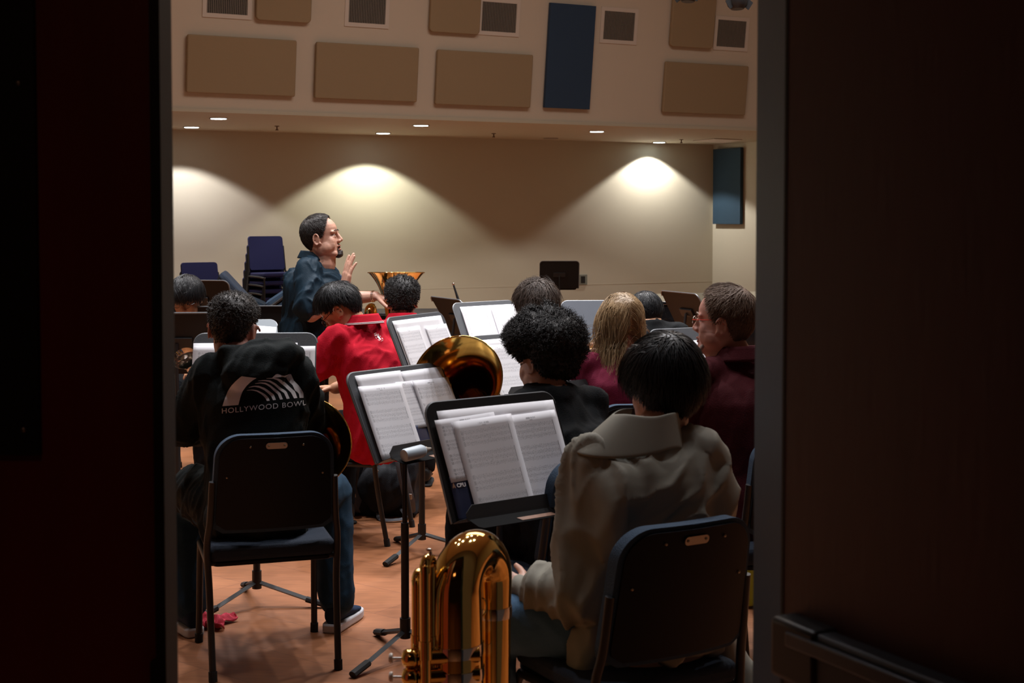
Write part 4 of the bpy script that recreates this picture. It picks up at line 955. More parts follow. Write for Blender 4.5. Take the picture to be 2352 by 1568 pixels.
AZL = [0, 25, 45, 62, 78, 90, 100, 115, 135, 160, 180]
def hairline(az, pts):
    a = abs((math.degrees(az) + 180) % 360 - 180); return float(np.interp(a, AZL, pts))
HL_norm = [0.086, 0.082, 0.070, 0.045, 0.000, 0.012, 0.016, -0.030, -0.062, -0.078, -0.080]
HL_bang = [0.030, 0.030, 0.028, 0.015, -0.015, -0.005, 0.005, -0.035, -0.070, -0.088, -0.090]
HL_bald = [0.110, 0.104, 0.090, 0.050, 0.005, 0.016, 0.020, -0.025, -0.055, -0.068, -0.070]
def outward(p): return (V((p.x / 0.0064, (p.y + 0.008) / 0.0098, (p.z - 0.02) / 0.0100))).normalized()
def hair(root, M, m, hl=HL_norm, thick=0.014, edge=0.004, n=1500, L=(0.03, 0.06), lift=0.15, curl=0.0, wdt=0.0016, push=0.010, grav=0.0, noise_amp=0.003, nfreq=25, seed=1,
         steps=7, whorl=(0.0, -0.06, 0.11), wave=0.0, colliders=(), name='hair', top_extra=0.0, wild=0.25, part=False, helix=0.0, bulge=None, taper=True):
    rnd = np.random.RandomState(seed); b = MB(); na, nt = 72, 26
    def sp(u, t):
        az = 2 * PI * u; zl = hairline(az, hl); z = zl + (0.1175 - zl) * min(t, 1.0)
        p = scalp(az, z); o = outward(p); th = edge + (thick - edge) * min(1.0, math.sin(min(1, t * 2.4) * PI / 2)) + top_extra * max(0, t - 0.35)
        if bulge: th += bulge(az, t)
        th += noise_amp * mnoise.noise(p * nfreq + V((seed, 0, 0))) * (2 if t > .1 else 1) + noise_amp * 0.8 * mnoise.noise(p * nfreq * 2.3 + V((seed, 4, 0)))
        return p + o * th
    b.grid(lambda u, t: M @ sp(u % 1.0, t), na, nt)
    # strands
    az = rnd.rand(n) * 2 * PI; t = rnd.rand(n) ** 0.8
    P = np.array([list(sp(a / (2 * PI), tt)) for a, tt in zip(az, t)]); wh = np.array(whorl)
    pos = P.copy(); c0 = np.array([0, -0.008, 0.02]); rad = np.array([0.080, 0.099, 0.100]) + push
    Ls = (L[0] + (L[1] - L[0]) * rnd.rand(n)) * ((0.28 + 0.72 * np.minimum(1, t * 1.7)) if taper else 1.0); st = Ls / steps; path = [pos.copy()]
    nrm = (pos - c0) / (rad ** 2); nrm /= np.linalg.norm(nrm, axis=1)[:, None]
    if part: d = np.stack([np.sign(pos[:, 0]) * 0.8, -0.25 + 0 * pos[:, 1], -0.5 + 0 * pos[:, 2]], 1)
    else: d = pos - wh
    jit = rnd.randn(n, 3) * wild
    d = d / (np.linalg.norm(d, axis=1)[:, None] + 1e-6) + jit
    ph = rnd.rand(n) * 6.28; ax1 = rnd.randn(n, 3)
    for k in range(steps):
        nrm = (pos - c0) / (rad ** 2); nrm /= np.linalg.norm(nrm, axis=1)[:, None]
        near = (np.linalg.norm((pos - c0) / rad, axis=1) < 1.12)[:, None] & (pos[:, 2:3] > -0.06)
        near = near | (not part)
        tan = np.where(near, d - nrm * (d * nrm).sum(1)[:, None], d); tan /= np.linalg.norm(tan, axis=1)[:, None] + 1e-6
        dd = tan * (1 - lift) + nrm * lift; dd[:, 2] -= grav * (0.4 + k / steps)
        if curl: dd += rnd.randn(n, 3) * curl
        if wave: dd[:, 0] += wave * np.sin(ph * 0.25 + k * 0.9 + pos[:, 0] * 30); dd[:, 1] += wave * 0.6 * np.cos(ph * 0.3 + k * 1.1)
        if helix:
            hx = np.cross(dd, ax1); hx /= np.linalg.norm(hx, axis=1)[:, None] + 1e-6; hy = np.cross(dd, hx)
            dd = dd * 0.5 + helix * (hx * np.cos(ph + k * 1.5)[:, None] + hy * np.sin(ph + k * 1.5)[:, None])
        dd /= np.linalg.norm(dd, axis=1)[:, None] + 1e-6
        pos = pos + dd * st[:, None]
        q = (pos - c0) / rad; ql = np.linalg.norm(q, axis=1); ins = ql < 1.0
        pos[ins] = c0 + (q[ins] / ql[ins][:, None]) * rad
        for cc, cr in colliders:
            cc = np.array(cc); cr = np.array(cr); q = (pos - cc) / cr; ql = np.linalg.norm(q, axis=1); ins = ql < 1.0
            pos[ins] = cc + (q[ins] / ql[ins][:, None]) * cr
        d = 0.65 * tan + 0.35 * dd; path.append(pos.copy())
    PT = np.stack(path, 1)                       # n, steps+1, 3
    T = np.gradient(PT, axis=1); T /= np.linalg.norm(T, axis=2)[:, :, None] + 1e-9
    N1 = np.cross(T, nrm[:, None, :]); N1 /= np.linalg.norm(N1, axis=2)[:, :, None] + 1e-9; N2 = np.cross(T, N1)
    K = steps + 1; tp = np.linspace(1, 0.15, K)[None, :, None] * wdt * (0.6 + 0.8 * rnd.rand(n))[:, None, None]
    R = []
    for a in (0, 2.094, 4.188): R.append(PT + (N1 * math.cos(a) * 1.5 + N2 * math.sin(a) * 0.7) * tp)
    VV = np.stack(R, 2).reshape(-1, 3)
    A = np.array(M.to_3x3()); tr = np.array(M.translation); VV = VV @ A.T + tr
    base = (np.arange(n)[:, None] * K * 3 + np.arange(K - 1)[None, :] * 3).reshape(-1)
    F_ = []
    for k in range(3):
        k2 = (k + 1) % 3; F_.append(np.stack([base + k, base + k2, base + 3 + k2, base + 3 + k], 1))
    FF = np.concatenate(F_, 0)
    b.add(VV.tolist(), FF.tolist())
    me = bpy.data.meshes.new(name); me.from_pydata(b.v, [], b.f); me.update(); me.materials.append(m)
    me.polygons.foreach_set('use_smooth', [True] * len(me.polygons))
    o = bpy.data.objects.new(name, me); COL.objects.link(o); o.parent = root
    return o

def hand(b, wr, dr, back, side, curl=(0.3, 0.35, 0.4, 0.45), s=1.0, spread=0.10, thumb=0.6):
    """wr wrist, dr direction of the palm, back normal of the back of the hand, side +1: thumb towards dr x back"""
    wr = V(wr); d = V(dr).normalized(); n = V(back); n = (n - d * n.dot(d)).normalized(); t = d.cross(n) * side
    kn = []
    for i, (o_, l_) in enumerate(((0.028, 0.088), (0.010, 0.092), (-0.009, 0.088), (-0.027, 0.080))):
        k = wr + d * l_ * s + t * o_ * s; kn.append(k); b.capsule(wr + d * 0.012 * s + t * o_ * 0.6 * s, k, 0.0155 * s, 0.0115 * s, 10)
    b.ell(wr + d * 0.045 * s - n * 0.004 * s, (0.036 * s, 0.045 * s, 0.014 * s), Matrix((t, d, n)).transposed(), 14, 10)
    for i, k in enumerate(kn):
        fl = (0.042, 0.047, 0.044, 0.034)[i] * s; p = k; ang = 0; dd0 = (d + t * spread * (1.5 - i)).normalized(); r = (0.0095, 0.0098, 0.0092, 0.0082)[i] * s
        for j, (m_, f_) in enumerate(((1.0, 0.9), (0.65, 1.0), (0.5, 0.7))):
            ang += curl[i] * f_; dd = dd0 * math.cos(ang) - n * math.sin(ang); q = p + dd * fl * m_
            b.capsule(p, q, r, r * 0.92, 10); p = q; r *= 0.92
    p = wr + d * 0.022 * s + t * 0.022 * s; dd = (d * 0.55 + t * thumb * 1.1 - n * 0.25).normalized(); q = p + dd * 0.040 * s; b.capsule(p, q, 0.0150 * s, 0.0115 * s, 10)
    dd2 = (dd * 0.8 + d * 0.5 - n * 0.2).normalized(); q2 = q + dd2 * 0.032 * s; b.capsule(q, q2, 0.0110 * s, 0.0100 * s, 10); b.capsule(q2, q2 + (dd2 * 0.9 + d * .3).normalized() * 0.024 * s, 0.0100 * s, 0.0085 * s, 10)

def ring(c, X, Y, rx, ry, n=24, p=2.3):
    out = []
    for k in range(n):
        a = 2 * PI * k / n; ca, sa = math.cos(a), math.sin(a)
        out.append(c + X * rx * abs(ca) ** (2 / p) * (1 if ca > 0 else -1) + Y * ry * abs(sa) ** (2 / p) * (1 if sa > 0 else -1))
    return out
class Body:
    """skeleton in the person's own frame: x right, y forward, z up"""
    def __init__(s, size=1.0, lean=0.05, head=(0, 0.12, 1.21), hyaw=0, hpitch=10, hroll=0, hscale=1.0, shw=0.185, girth=1.0, shz=1.015, shy=None, twist=0, belly=0.0):
        s.size = size; s.girth = girth
        sy = lean if shy is None else shy
        tw = math.radians(twist)
        def rot(p, c): q = V(p) - V(c); return V(c) + Matrix.Rotation(tw, 3, 'Z') @ q
        s.pel = V((0, 0, 0.54)); s.waist = V((0, lean * 0.3, 0.70)); s.chest = V((0, lean * 0.75, 0.88)); s.up = V((0, sy, shz - 0.035)); s.nb = V((0, sy + 0.025, shz + 0.060))
        s.shr = rot((shw, sy + 0.005, shz), s.up); s.shl = rot((-shw, sy + 0.005, shz), s.up)
        s.X = Matrix.Rotation(tw, 3, 'Z') @ V((1, 0, 0))
        s.elr = s.shr + V((0.055, 0.12, -0.24)); s.ell = s.shl + V((-0.055, 0.12, -0.24))
        s.wrr = V((0.14, 0.38, 0.72)); s.wrl = V((-0.14, 0.38, 0.72))
        s.hdr = V((-0.3, 1, 0)); s.hdl = V((0.3, 1, 0)); s.hbr = V((0, 0, 1)); s.hbl = V((0, 0, 1)); s.curl = 0.45
        s.hipr = V((0.095, 0.03, 0.53)); s.hipl = V((-0.095, 0.03, 0.53)); s.knr = V((0.15, 0.44, 0.53)); s.knl = V((-0.15, 0.44, 0.53))
        s.anr = V((0.16, 0.44, 0.10)); s.anl = V((-0.16, 0.44, 0.10)); s.ftr = V((0.1, 1, 0)); s.ftl = V((-0.1, 1, 0))
        s.M = Matrix.Translation(V(head)) @ Matrix.Rotation(math.radians(hyaw), 4, 'Z') @ Matrix.Rotation(math.radians(-hpitch), 4, 'X') @ Matrix.Rotation(math.radians(hroll), 4, 'Y') @ Matrix.Scale(hscale, 4)
        s.belly = belly; s.standing = False; s.k = {}
    def torso(s, b, g=0.0, bottom=0.09, top=True, hemw=1.0):
        s.hw = (s.shr - s.shl).length / 2; G = s.girth; Y0 = V((0, 1, 0)); X0 = V((1, 0, 0)); X1 = s.X; Y1 = V((0, 0, 1)).cross(X1)
        be = s.belly
        R = [ring(s.pel - V((0, 0, bottom)), X0, Y0, (0.165 * G + g) * hemw, (0.125 * G + g) * hemw), ring(s.pel, X0, Y0, 0.175 * G + g, 0.13 * G + g), ring((s.pel + s.waist) / 2 + V((0, be * .6, 0)), X0, Y0, 0.165 * G + g, 0.125 * G + g + be * .6),
             ring(s.waist + V((0, be, 0)), X0, Y0, 0.155 * G + g, 0.115 * G + g + be), ring((s.waist + s.chest) / 2 + V((0, be * .6, 0)), (X0 + X1) / 2, (Y0 + Y1) / 2, 0.160 * G + g, 0.118 * G + g + be * .6), ring(s.chest, X1, Y1, 0.17 * G + g, 0.122 * G + g), ring((s.chest + s.up) / 2, X1, Y1, max(0.172 * G, s.hw * 0.98) + g, 0.118 * G + g),
             ring(s.up - V((0, 0, 0.01)), X1, Y1, s.hw * 0.97 + g * 0.8, 0.098 * G + g * 0.8), ring(s.up * 0.62 + s.nb * 0.38, X1, Y1, s.hw * 0.66 + g * 0.6, 0.082 + g * 0.6), ring(s.up * 0.2 + s.nb * 0.8, X1, Y1, 0.078 + g * 0.5, 0.070 + g * 0.5), ring(s.nb + V((0, 0.003, 0.02)), X1, Y1, 0.070 + g * 0.45, 0.070 + g * 0.45)]
        b.loft(R)
        for sh, sg in ((s.shr, 1), (s.shl, -1)):
            b.capsule(s.nb + s.X * sg * 0.035 - V((0, 0, 0.035)), sh - V((0, 0, 0.008)), 0.044 + g * 0.6, 0.046 + g * 0.8)
            b.capsule(s.chest + s.X * sg * 0.085 * G, sh - V((0, 0, 0.035)), 0.070 + g * 0.8, 0.048 + g * 0.8)
    def arm(s, b, side, g=0.0, upto=1.0, r=1.0, cuff=0.0):
        """upto: 0..1 upper arm, 1..2 forearm"""
        sh, el, wr = (s.shr, s.elr, s.wrr) if side > 0 else (s.shl, s.ell, s.wrl)
        u = min(upto, 1.0); e2 = sh.lerp(el, u); b.capsule(sh, e2, 0.049 * r + g * 0.75, (0.049 + (0.043 - 0.049) * u) * r + g + (cuff if upto <= 1 else 0))
        if upto > 1: w2 = el.lerp(wr, upto - 1); b.capsule(el, el.lerp(w2, 0.35), 0.043 * r + g, 0.044 * r + g); b.capsule(el.lerp(w2, 0.35), w2, 0.044 * r + g, (0.029 + 0.008 * (2 - upto)) * r + g + cuff)
    def leg(s, b, side, g=0.0, ank=0.0, r=1.0):
        h, k, a = (s.hipr, s.knr, s.anr) if side > 0 else (s.hipl, s.knl, s.anl)
        b.capsule(h, k, 0.088 * r + g, 0.060 * r + g); b.capsule(k, k.lerp(a, 0.35), 0.060 * r + g, 0.057 * r + g); b.capsule(k.lerp(a, 0.35), a + (k - a).normalized() * ank, 0.057 * r + g, 0.036 * r + g * 1.6)

def build_person(label, loc, yaw, B, skin, top, bottom, hairkw, top_g=0.012, sleeve=2.0, sleeve_g=0.014, cuff=0.004, voxel=0.009, hem=0.10, fold=0.004, fold_freq=9, brow=None, shoes='sneaker', top_name='shirt', extra_top=None,
                 legs=True, hands=True, head_kw={}, face=False, hand_scale=1.0, mouth=0.0, fold_keep=None, hemw=1.0, seed=0, arm_r=1.0, leg_g=0.016, trous=True, body_voxel=None):
    root = thing('person', loc, yaw, label, 'person', 'band members' if 'conductor' not in label else None)
    b = MB(); head_shape(b, B.M, mouth_open=mouth, **head_kw); nk = B.M @ V((0, -0.028, -0.13)); b.capsule(B.M @ V((0, -0.026, -0.07)), B.nb - V((0, 0, 0.03)), 0.055, 0.062, 16)
    B.torso(b, -0.004)
    for sd in (1, -1):
        B.arm(b, sd, 0, 2.0, arm_r)
        if hands:
            wr, d, bk = (B.wrr, B.hdr, B.hbr) if sd > 0 else (B.wrl, B.hdl, B.hbl)
            cu = B.k.get('curl_r' if sd > 0 else 'curl_l', (B.curl,) * 4); hand(b, wr, d, bk, B.k.get('tr', -1) if sd > 0 else B.k.get('tl', 1), cu, 1.0 * hand_scale, B.k.get('spread', 0.10))
        if legs: B.leg(b, sd, -0.004)
    fuse(b, 'body', skin, root, body_voxel or voxel * 0.62, 3)
    # top
    b = MB(); B.torso(b, top_g, hem, hemw=hemw)
    for sd in (1, -1): B.arm(b, sd, sleeve_g, sleeve, arm_r, cuff)
    if extra_top: extra_top(b, B)
    tp = fuse(b, top_name, top, root, voxel, 10, folds(fold, fold_freq, seed=seed, keep=fold_keep) if fold else None)
    if legs and trous:
        b = MB(); b.ell(B.pel - V((0, -0.01, 0.02)), (0.178 * B.girth, 0.145 * B.girth, 0.105))
        for sd in (1, -1): B.leg(b, sd, leg_g, 0.02)
        fuse(b, 'trousers', bottom, root, voxel * 1.1, 4, folds(0.004, 12, along=(0.2, 0.9, 0.4), seed=seed + 3))
        for sd in (1, -1):
            a, fd = (B.anr, B.ftr) if sd > 0 else (B.anl, B.ftl); fd = V((fd.x, fd.y, 0)).normalized(); X = V((fd.y, -fd.x, 0))
            def sh(t, z):     # foot outline
                pass
            b = MB(); rings = []
            for t, hw, z1 in ((-0.065, 0.026, 0.10), (-0.045, 0.034, 0.115), (0.0, 0.036, 0.115), (0.05, 0.038, 0.092), (0.10, 0.043, 0.068), (0.15, 0.044, 0.056), (0.185, 0.036, 0.046), (0.205, 0.018, 0.036)):
                c = V((a.x, a.y, 0)) + fd * t; zc = (z1 + 0.028) / 2; hh = (z1 - 0.028) / 2
                rings.append([c + X * hw * math.cos(q) + V((0, 0, zc + hh * math.sin(q))) for q in [2 * PI * i / 16 for i in range(16)]])
            b.loft(rings); b.capsule(V((a.x, a.y, 0.09)) - fd * 0.015, V((a.x, a.y, 0.12)) - fd * 0.015, 0.042, 0.044)
            so = fuse(b, 'shoe', M_shoe if shoes == 'sneaker' else M_blackshoe, root, 0.007, 2)
            b = MB(); ol = [(-0.075, 0.030), (-0.05, 0.040), (0.0, 0.042), (0.05, 0.044), (0.11, 0.049), (0.16, 0.048), (0.195, 0.038), (0.213, 0.018)]
            pts = [V((a.x, a.y, 0)) + fd * t + X * w_ for t, w_ in ol] + [V((a.x, a.y, 0)) + fd * t - X * w_ for t, w_ in reversed(ol)]
            b.prism([(p.x, p.y) for p in pts], Matrix.Identity(4), 0.036 if shoes == 'sneaker' else 0.016); b.build('sole', M_sole if shoes == 'sneaker' else M_rubber, so, bevel=0.008)
            if shoes == 'sneaker':
                for j in range(4):
                    c = V((a.x, a.y, 0.103 - 0.010 * j)) + fd * (0.035 + 0.022 * j); b = MB(); b.tube([c - X * 0.022, c + V((0, 0, 0.006)), c + X * 0.022], 0.0028, 6); b.build('lace', M_shoe, so)
    if hairkw: hair(root, B.M, **hairkw)
    if face: face_parts(root, B.M, brow, mouth, skin)
    return root, tp
def collar(root, B, m, h=0.045, r0=0.070, r1=0.078, gap=50, tilt=0.35, stripes=None, name='collar', lean=(0, 0, 0), fold_over=True, zoff=0.0):
    c = B.nb + V(lean) + V((0, -0.012, -0.018 + zoff)); b = MB(); X = B.X; Y = V((0, 0, 1)).cross(X)
    g0 = math.radians(gap / 2)
    def pt(u, r, z): a = PI / 2 + g0 + (2 * PI - 2 * g0) * u; bk = (1 - math.sin(a)) / 2; return c + X * r * math.cos(a) + Y * r * 1.02 * math.sin(a) + V((0, 0, z + tilt * 0.05 * bk))
    b.grid(lambda u, v: pt(u, r0 + (r1 - r0) * 0.3 * v, h * v), 40, 4)
    if fold_over: b.grid(lambda u, v: pt(u, r0 + 0.006 + (r1 - r0 + 0.012) * v, h * (1 - 0.98 * v) + 0.002), 40, 5)
    o = b.build(name, m, root, thick=0.004)
    if stripes:
        for z in stripes:
            s = MB(); v = 1 - z; s.tube([pt(u / 40, r0 + 0.0095 + (r1 - r0 + 0.012) * v, h * (1 - 0.98 * v) + 0.002) for u in range(41)], 0.0021, 6); s.build('stripe', C_white, o)
    return o
def conform(pts3, bvh, direction, back=0.3, off=0.0015):
    """slide points along direction onto a surface"""
    out = []; d = V(direction).normalized()
    for p in pts3:
        hit_ = bvh.ray_cast(V(p) - d * back, d, 2.0)
        out.append(hit_[0] - d * off if hit_[0] else V(p))
    return out
def bvh_of(o):
    me = o.data; return BVHTree.FromPolygons([v.co.copy() for v in me.vertices], [tuple(p.vertices) for p in me.polygons])

# ---------- 1. person in the printed black hoodie
B1 = Body(lean=0.09, head=(-0.075, 0.165, 1.200), hyaw=-14, hpitch=8, hroll=4, shw=0.165, girth=1.0, shz=1.045, shy=0.06)
B1.elr = V((0.205, 0.20, 0.85)); B1.ell = V((-0.265, 0.15, 0.83)); B1.wrr = V((0.20, 0.40, 0.78)); B1.wrl = V((-0.17, 0.42, 0.80))
B1.knr = V((0.30, 0.36, 0.53)); B1.anr = V((0.315, 0.27, 0.10)); B1.ftr = V((0.40, 0.85, 0)); B1.knl = V((-0.27, 0.42, 0.53)); B1.anl = V((-0.255, 0.31, 0.10)); B1.ftl = V((-0.4, 1, 0))
def hood(b, B):
    c = B.nb; b.ell((0, -0.085, 0.53), (0.19, 0.10, 0.10)); b.capsule((-0.13, 0.05, 0.56), (-0.235, 0.33, 0.56), 0.11, 0.092); b.capsule((0.14, 0.04, 0.56), (0.20, 0.20, 0.565), 0.10, 0.090)
    b.ell(c + V((0.03, -0.085, -0.005)), (0.155, 0.075, 0.062), Matrix.Rotation(-0.12, 3, 'Y')); b.ell(c + V((0.0, -0.12, -0.055)), (0.125, 0.060, 0.07))
    for s in (-1, 1): b.capsule(c + V((s * 0.10, -0.05, 0.0)), c + V((s * 0.06, 0.06, -0.03)), 0.042, 0.035)
    b.capsule(c + V((-0.11, -0.075, 0.025)), c + V((0.115, -0.075, 0.035)), 0.028, 0.03)
r1, t1p = build_person('person in a black hoodie with a white arched print, seen from behind at the left', (-0.955, 5.235, 0), 10, B1, M_skin3, C_hoodie, C_jeans,
    dict(m=H_dkbrown, hl=[0.086, 0.082, 0.070, 0.045, 0.02, 0.030, 0.034, -0.010, -0.062, -0.078, -0.080], thick=0.014, edge=0.002, n=4200, L=(0.012, 0.024), lift=0.45, curl=0.5, wdt=0.0013, noise_amp=0.003, nfreq=38, push=0.004, top_extra=0.012, seed=3), head_kw=dict(ear=1.15),
    top_g=0.026, sleeve_g=0.024, sleeve=1.95, voxel=0.0085, hem=0.10, fold=0.014, fold_freq=8, extra_top=hood, top_name='hoodie', seed=2.0,
    fold_keep=lambda p: 0.25 if (abs(p.x) < 0.17 and 0.80 < p.z < 1.05 and p.y < 0) else 1.0, leg_g=0.022, hand_scale=1.0)
# print on the back
bv = bvh_of(t1p); S_ = 1 / 9.046 * 5.06 / F * 1.03
LX, LZ = 985, 560
cw = r1.matrix_world.inverted() if False else None
def lp(x, y): return V(((x - LX) * S_ + B1.M.translation.x * 0 + 0.035, -0.3, 0.990 - (y - LZ) * S_))
def rs(pl, n=16):
    P = np.array(pl, float); d = np.r_[0, np.cumsum(np.linalg.norm(np.diff(P, axis=0), axis=1))]; t = np.linspace(0, d[-1], n)
    return list(zip(np.interp(t, d, P[:, 0]), np.interp(t, d, P[:, 1])))
def strip(b, o, i, n=18, m=4):
    O, I = rs(o, n), rs(i, n); pts = []
    for k in range(n):
        for j in range(m + 1):
            t = j / m; pts.append(lp(O[k][0] * (1 - t) + I[k][0] * t, O[k][1] * (1 - t) + I[k][1] * t))
    pts = conform(pts, bv, (0, 1, 0), 0.0, 0.0022)
    b.add(pts, [(k * (m + 1) + j, k * (m + 1) + j + 1, (k + 1) * (m + 1) + j + 1, (k + 1) * (m + 1) + j) for k in range(n - 1) for j in range(m)])
b = MB()
strip(b, [(150, 860), (195, 720), (262, 560), (340, 430), (430, 330), (500, 265), (550, 230)], [(475, 830), (520, 670), (560, 560), (640, 440), (720, 360), (790, 305), (850, 272)], 20, 8)
strip(b, [(650, 535), (760, 520), (860, 540), (940, 580), (1020, 630), (1085, 690), (1115, 760)], [(650, 540), (750, 535), (850, 565), (930, 615), (990, 665), (1035, 720), (1055, 765)])
strip(b, [(690, 465), (790, 435), (900, 440), (1010, 490), (1110, 570), (1200, 640), (1240, 750)], [(690, 470), (800, 455), (900, 480), (1000, 540), (1080, 610), (1150, 680), (1180, 755)])
strip(b, [(820, 383), (930, 365), (1030, 375), (1130, 435), (1230, 530), (1330, 610), (1385, 745)], [(820, 390), (930, 385), (1030, 410), (1120, 480), (1200, 570), (1280, 640), (1325, 748)])
strip(b, [(880, 328), (1000, 315), (1120, 330), (1230, 400), (1340, 510), (1460, 590), (1525, 740)], [(880, 335), (1000, 335), (1110, 365), (1210, 440), (1310, 550), (1410, 620), (1465, 745)])
strip(b, [(1050, 283), (1200, 280), (1320, 310), (1420, 400), (1520, 500), (1640, 610), (1685, 745)], [(1050, 290), (1190, 300), (1280, 340), (1360, 430), (1450, 520), (1560, 630), (1615, 745)])
strip(b, [(1170, 275), (1260, 195), (1400, 255), (1560, 255), (1620, 400), (1720, 500), (1815, 650), (1820, 765)], [(1170, 282), (1250, 278), (1360, 272), (1440, 290), (1500, 400), (1590, 480), (1640, 590), (1720, 660), (1735, 755)], 22, 6)
b.build('arch_print', M_print, t1p)
tx = text_mesh('HOLLYWOOD BOWL', 150 * S_ , 'lettering', M_print, None, Matrix.Identity(4), th=0, font_space=1.12, bold=0.0)
xs = [v.co.x for v in tx.data.vertices]; x0, x1 = min(xs), max(xs)
bm = bmesh.new(); bm.from_mesh(tx.data); bmesh.ops.subdivide_edges(bm, edges=[e for e in bm.edges if e.calc_length() > 0.006], cuts=2, use_grid_fill=False); bmesh.ops.triangulate(bm, faces=bm.faces); bm.to_mesh(tx.data); bm.free()
pts = []
for v in tx.data.vertices:
    q = (v.co.x - x0) / (x1 - x0); X_ = 140 + q * 1730; yb = 1012 - 95 * math.sin(min(1, q * 1.25) * PI / 2) ; pts.append(lp(X_, yb - v.co.y / S_))
for v, p in zip(tx.data.vertices, conform(pts, bv, (0, 1, 0), 0.0, 0.0022)): v.co = p
tx.parent = t1p

# ---------- 2. person in the olive jacket
B2 = Body(lean=0.05, head=(0.115, 0.125, 1.155), hyaw=-4, hpitch=6, hscale=1.0, shw=0.158, girth=0.95, shz=0.975, shy=0.03, twist=-8)
B2.ell = V((-0.215, 0.0, 0.645)); B2.wrl = V((-0.285, 0.185, 0.62)); B2.hdl = V((-0.5, 1, 0.25)); B2.hbl = V((-0.6, 0.0, 0.8)); B2.elr = V((0.225, 0.08, 0.72)); B2.wrr = V((0.16, 0.36, 0.66))
B2.knl = V((-0.375, 0.23, 0.54)); B2.anl = V((-0.36, 0.27, 0.10)); B2.ftl = V((-0.8, 1, 0)); B2.knr = V((0.14, 0.46, 0.53))
def jacket(b, B):
    # blouson back, wide shoulders, skirt of the jacket hanging beside the seat
    b.ell(B.nb + V((0, -0.04, -0.03)), (0.115, 0.085, 0.055)); b.ell(B.chest + V((0.0, -0.03, 0.02)), (0.200, 0.130, 0.13)); b.ell(V((0.165, -0.01, 0.86)), (0.065, 0.09, 0.11)); b.ell(V((-0.165, 0.0, 0.84)), (0.06, 0.09, 0.13))
    b.capsule(V((-0.16, 0.0, 0.60)), V((-0.21, 0.0, 0.36)), 0.05, 0.06); b.capsule(V((0.16, -0.02, 0.60)), V((0.23, -0.08, 0.36)), 0.045, 0.045)
r2, t2p = build_person('person in an olive grey jacket with a wide collar, back to the door, nearest chair', (0.375, 3.76, 0), 28, B2, M_skin, C_olive, C_jeans2,
    dict(m=H_black, hl=HL_bang, thick=0.024, n=5200, L=(0.05, 0.10), lift=0.10, wdt=0.0013, noise_amp=0.004, nfreq=22, push=0.022, grav=0.16, top_extra=0.016, wild=0.22, seed=5),
    top_g=0.030, sleeve_g=0.024, sleeve=1.97, cuff=-0.002, voxel=0.0085, hem=0.06, fold=0.022, fold_freq=5.5, extra_top=jacket, top_name='jacket', seed=5.0, arm_r=1.05, leg_g=0.02)
def wide_collar(root, B, m):
    c = B.nb + V((0.01, -0.02, -0.022)); b = MB()
    def pt(u, v):
        a = math.radians(95) + math.radians(325) * u; r = 0.070 + 0.036 * v + 0.022 * math.cos(a - math.radians(170)) * v
        ln = V((-0.055, 0, 0)) * (max(0, math.cos(a - math.radians(175))) ** 2) * (0.4 + v)
        z = 0.030 + 0.062 * (1 - v) - 0.035 * v + 0.003 * math.sin(a * 4) + 0.010 * math.sin(a * 3) * v
        return c + V((r * 1.12 * math.cos(a), r * 0.98 * math.sin(a), z)) + ln
    b.grid(pt, 60, 10); o = b.build('collar', m, root, thick=0.006, sub=1); return o
wide_collar(r2, B2, C_olive)

# ---------- 3. big curly hair
B3 = Body(lean=0.14, head=(0.045, 0.235, 1.115), hyaw=6, hpitch=12, shw=0.18, girth=1.02, shz=0.965, shy=0.13)
B3.knl = V((-0.10, 0.50, 0.55)); B3.anl = V((-0.12, 0.50, 0.10)); B3.knr = V((0.20, 0.46, 0.54)); B3.anr = V((0.22, 0.46, 0.1))
def afro_bulge(az, t):
    a = abs((math.degrees(az) + 180) % 360 - 180)
    return 0.034 * math.sin(min(1, t * 2.0) * PI / 2) + 0.010 * math.sin(3 * az) * t
def sweat(b, B): b.ell(B.nb + V((0, -0.02, -0.02)), (0.085, 0.08, 0.045))
r3, t3p = build_person('person with big curly black hair in a black sweatshirt, behind the nearest stand', (0.22, 4.80, 0), 38, B3, M_skin, C_blacksweat, C_black,
    dict(m=H_afro, hl=HL_norm, thick=0.020, n=5200, L=(0.035, 0.065), lift=0.55, helix=0.9, wdt=0.0016, noise_amp=0.012, nfreq=16, push=0.02, seed=7, steps=11, wild=0.5, top_extra=0.02, bulge=afro_bulge),
    top_g=0.024, sleeve_g=0.022, sleeve=1.95, voxel=0.0095, fold=0.006, extra_top=sweat, top_name='sweatshirt', seed=8.0, shoes='black', face=True, brow=H_black)

# ---------- 4. red polo, looking down, glasses
B4 = Body(lean=0.14, head=(-0.065, 0.235, 1.150), hyaw=26, hpitch=40, hroll=0, shw=0.19, girth=1.12, shz=1.02, shy=0.13, hscale=1.02)
B4.ell = V((-0.27, 0.27, 0.80)); B4.wrl = V((-0.10, 0.46, 0.72)); B4.elr = V((0.28, 0.25, 0.79)); B4.wrr = V((0.12, 0.46, 0.72))
r4, t4p = build_person('person in a red polo shirt with glasses, head bent down, facing left', (-0.645, 7.10, 0), 52, B4, M_skin2, C_red, C_black,
    dict(m=H_black, hl=[0.060, 0.058, 0.052, 0.035, 0.005, 0.022, 0.030, 0.000, -0.045, -0.068, -0.072], thick=0.018, n=4200, L=(0.035, 0.065), lift=0.12, wdt=0.0014, noise_amp=0.003, nfreq=22, push=0.014, top_extra=0.014, seed=11, wild=0.25),
    top_g=0.014, sleeve_g=0.020, sleeve=0.62, cuff=0.014, voxel=0.0095, fold=0.014, top_name='polo_shirt', seed=11.0, face=True, brow=H_black, arm_r=1.1, shoes='black', hem=0.12)
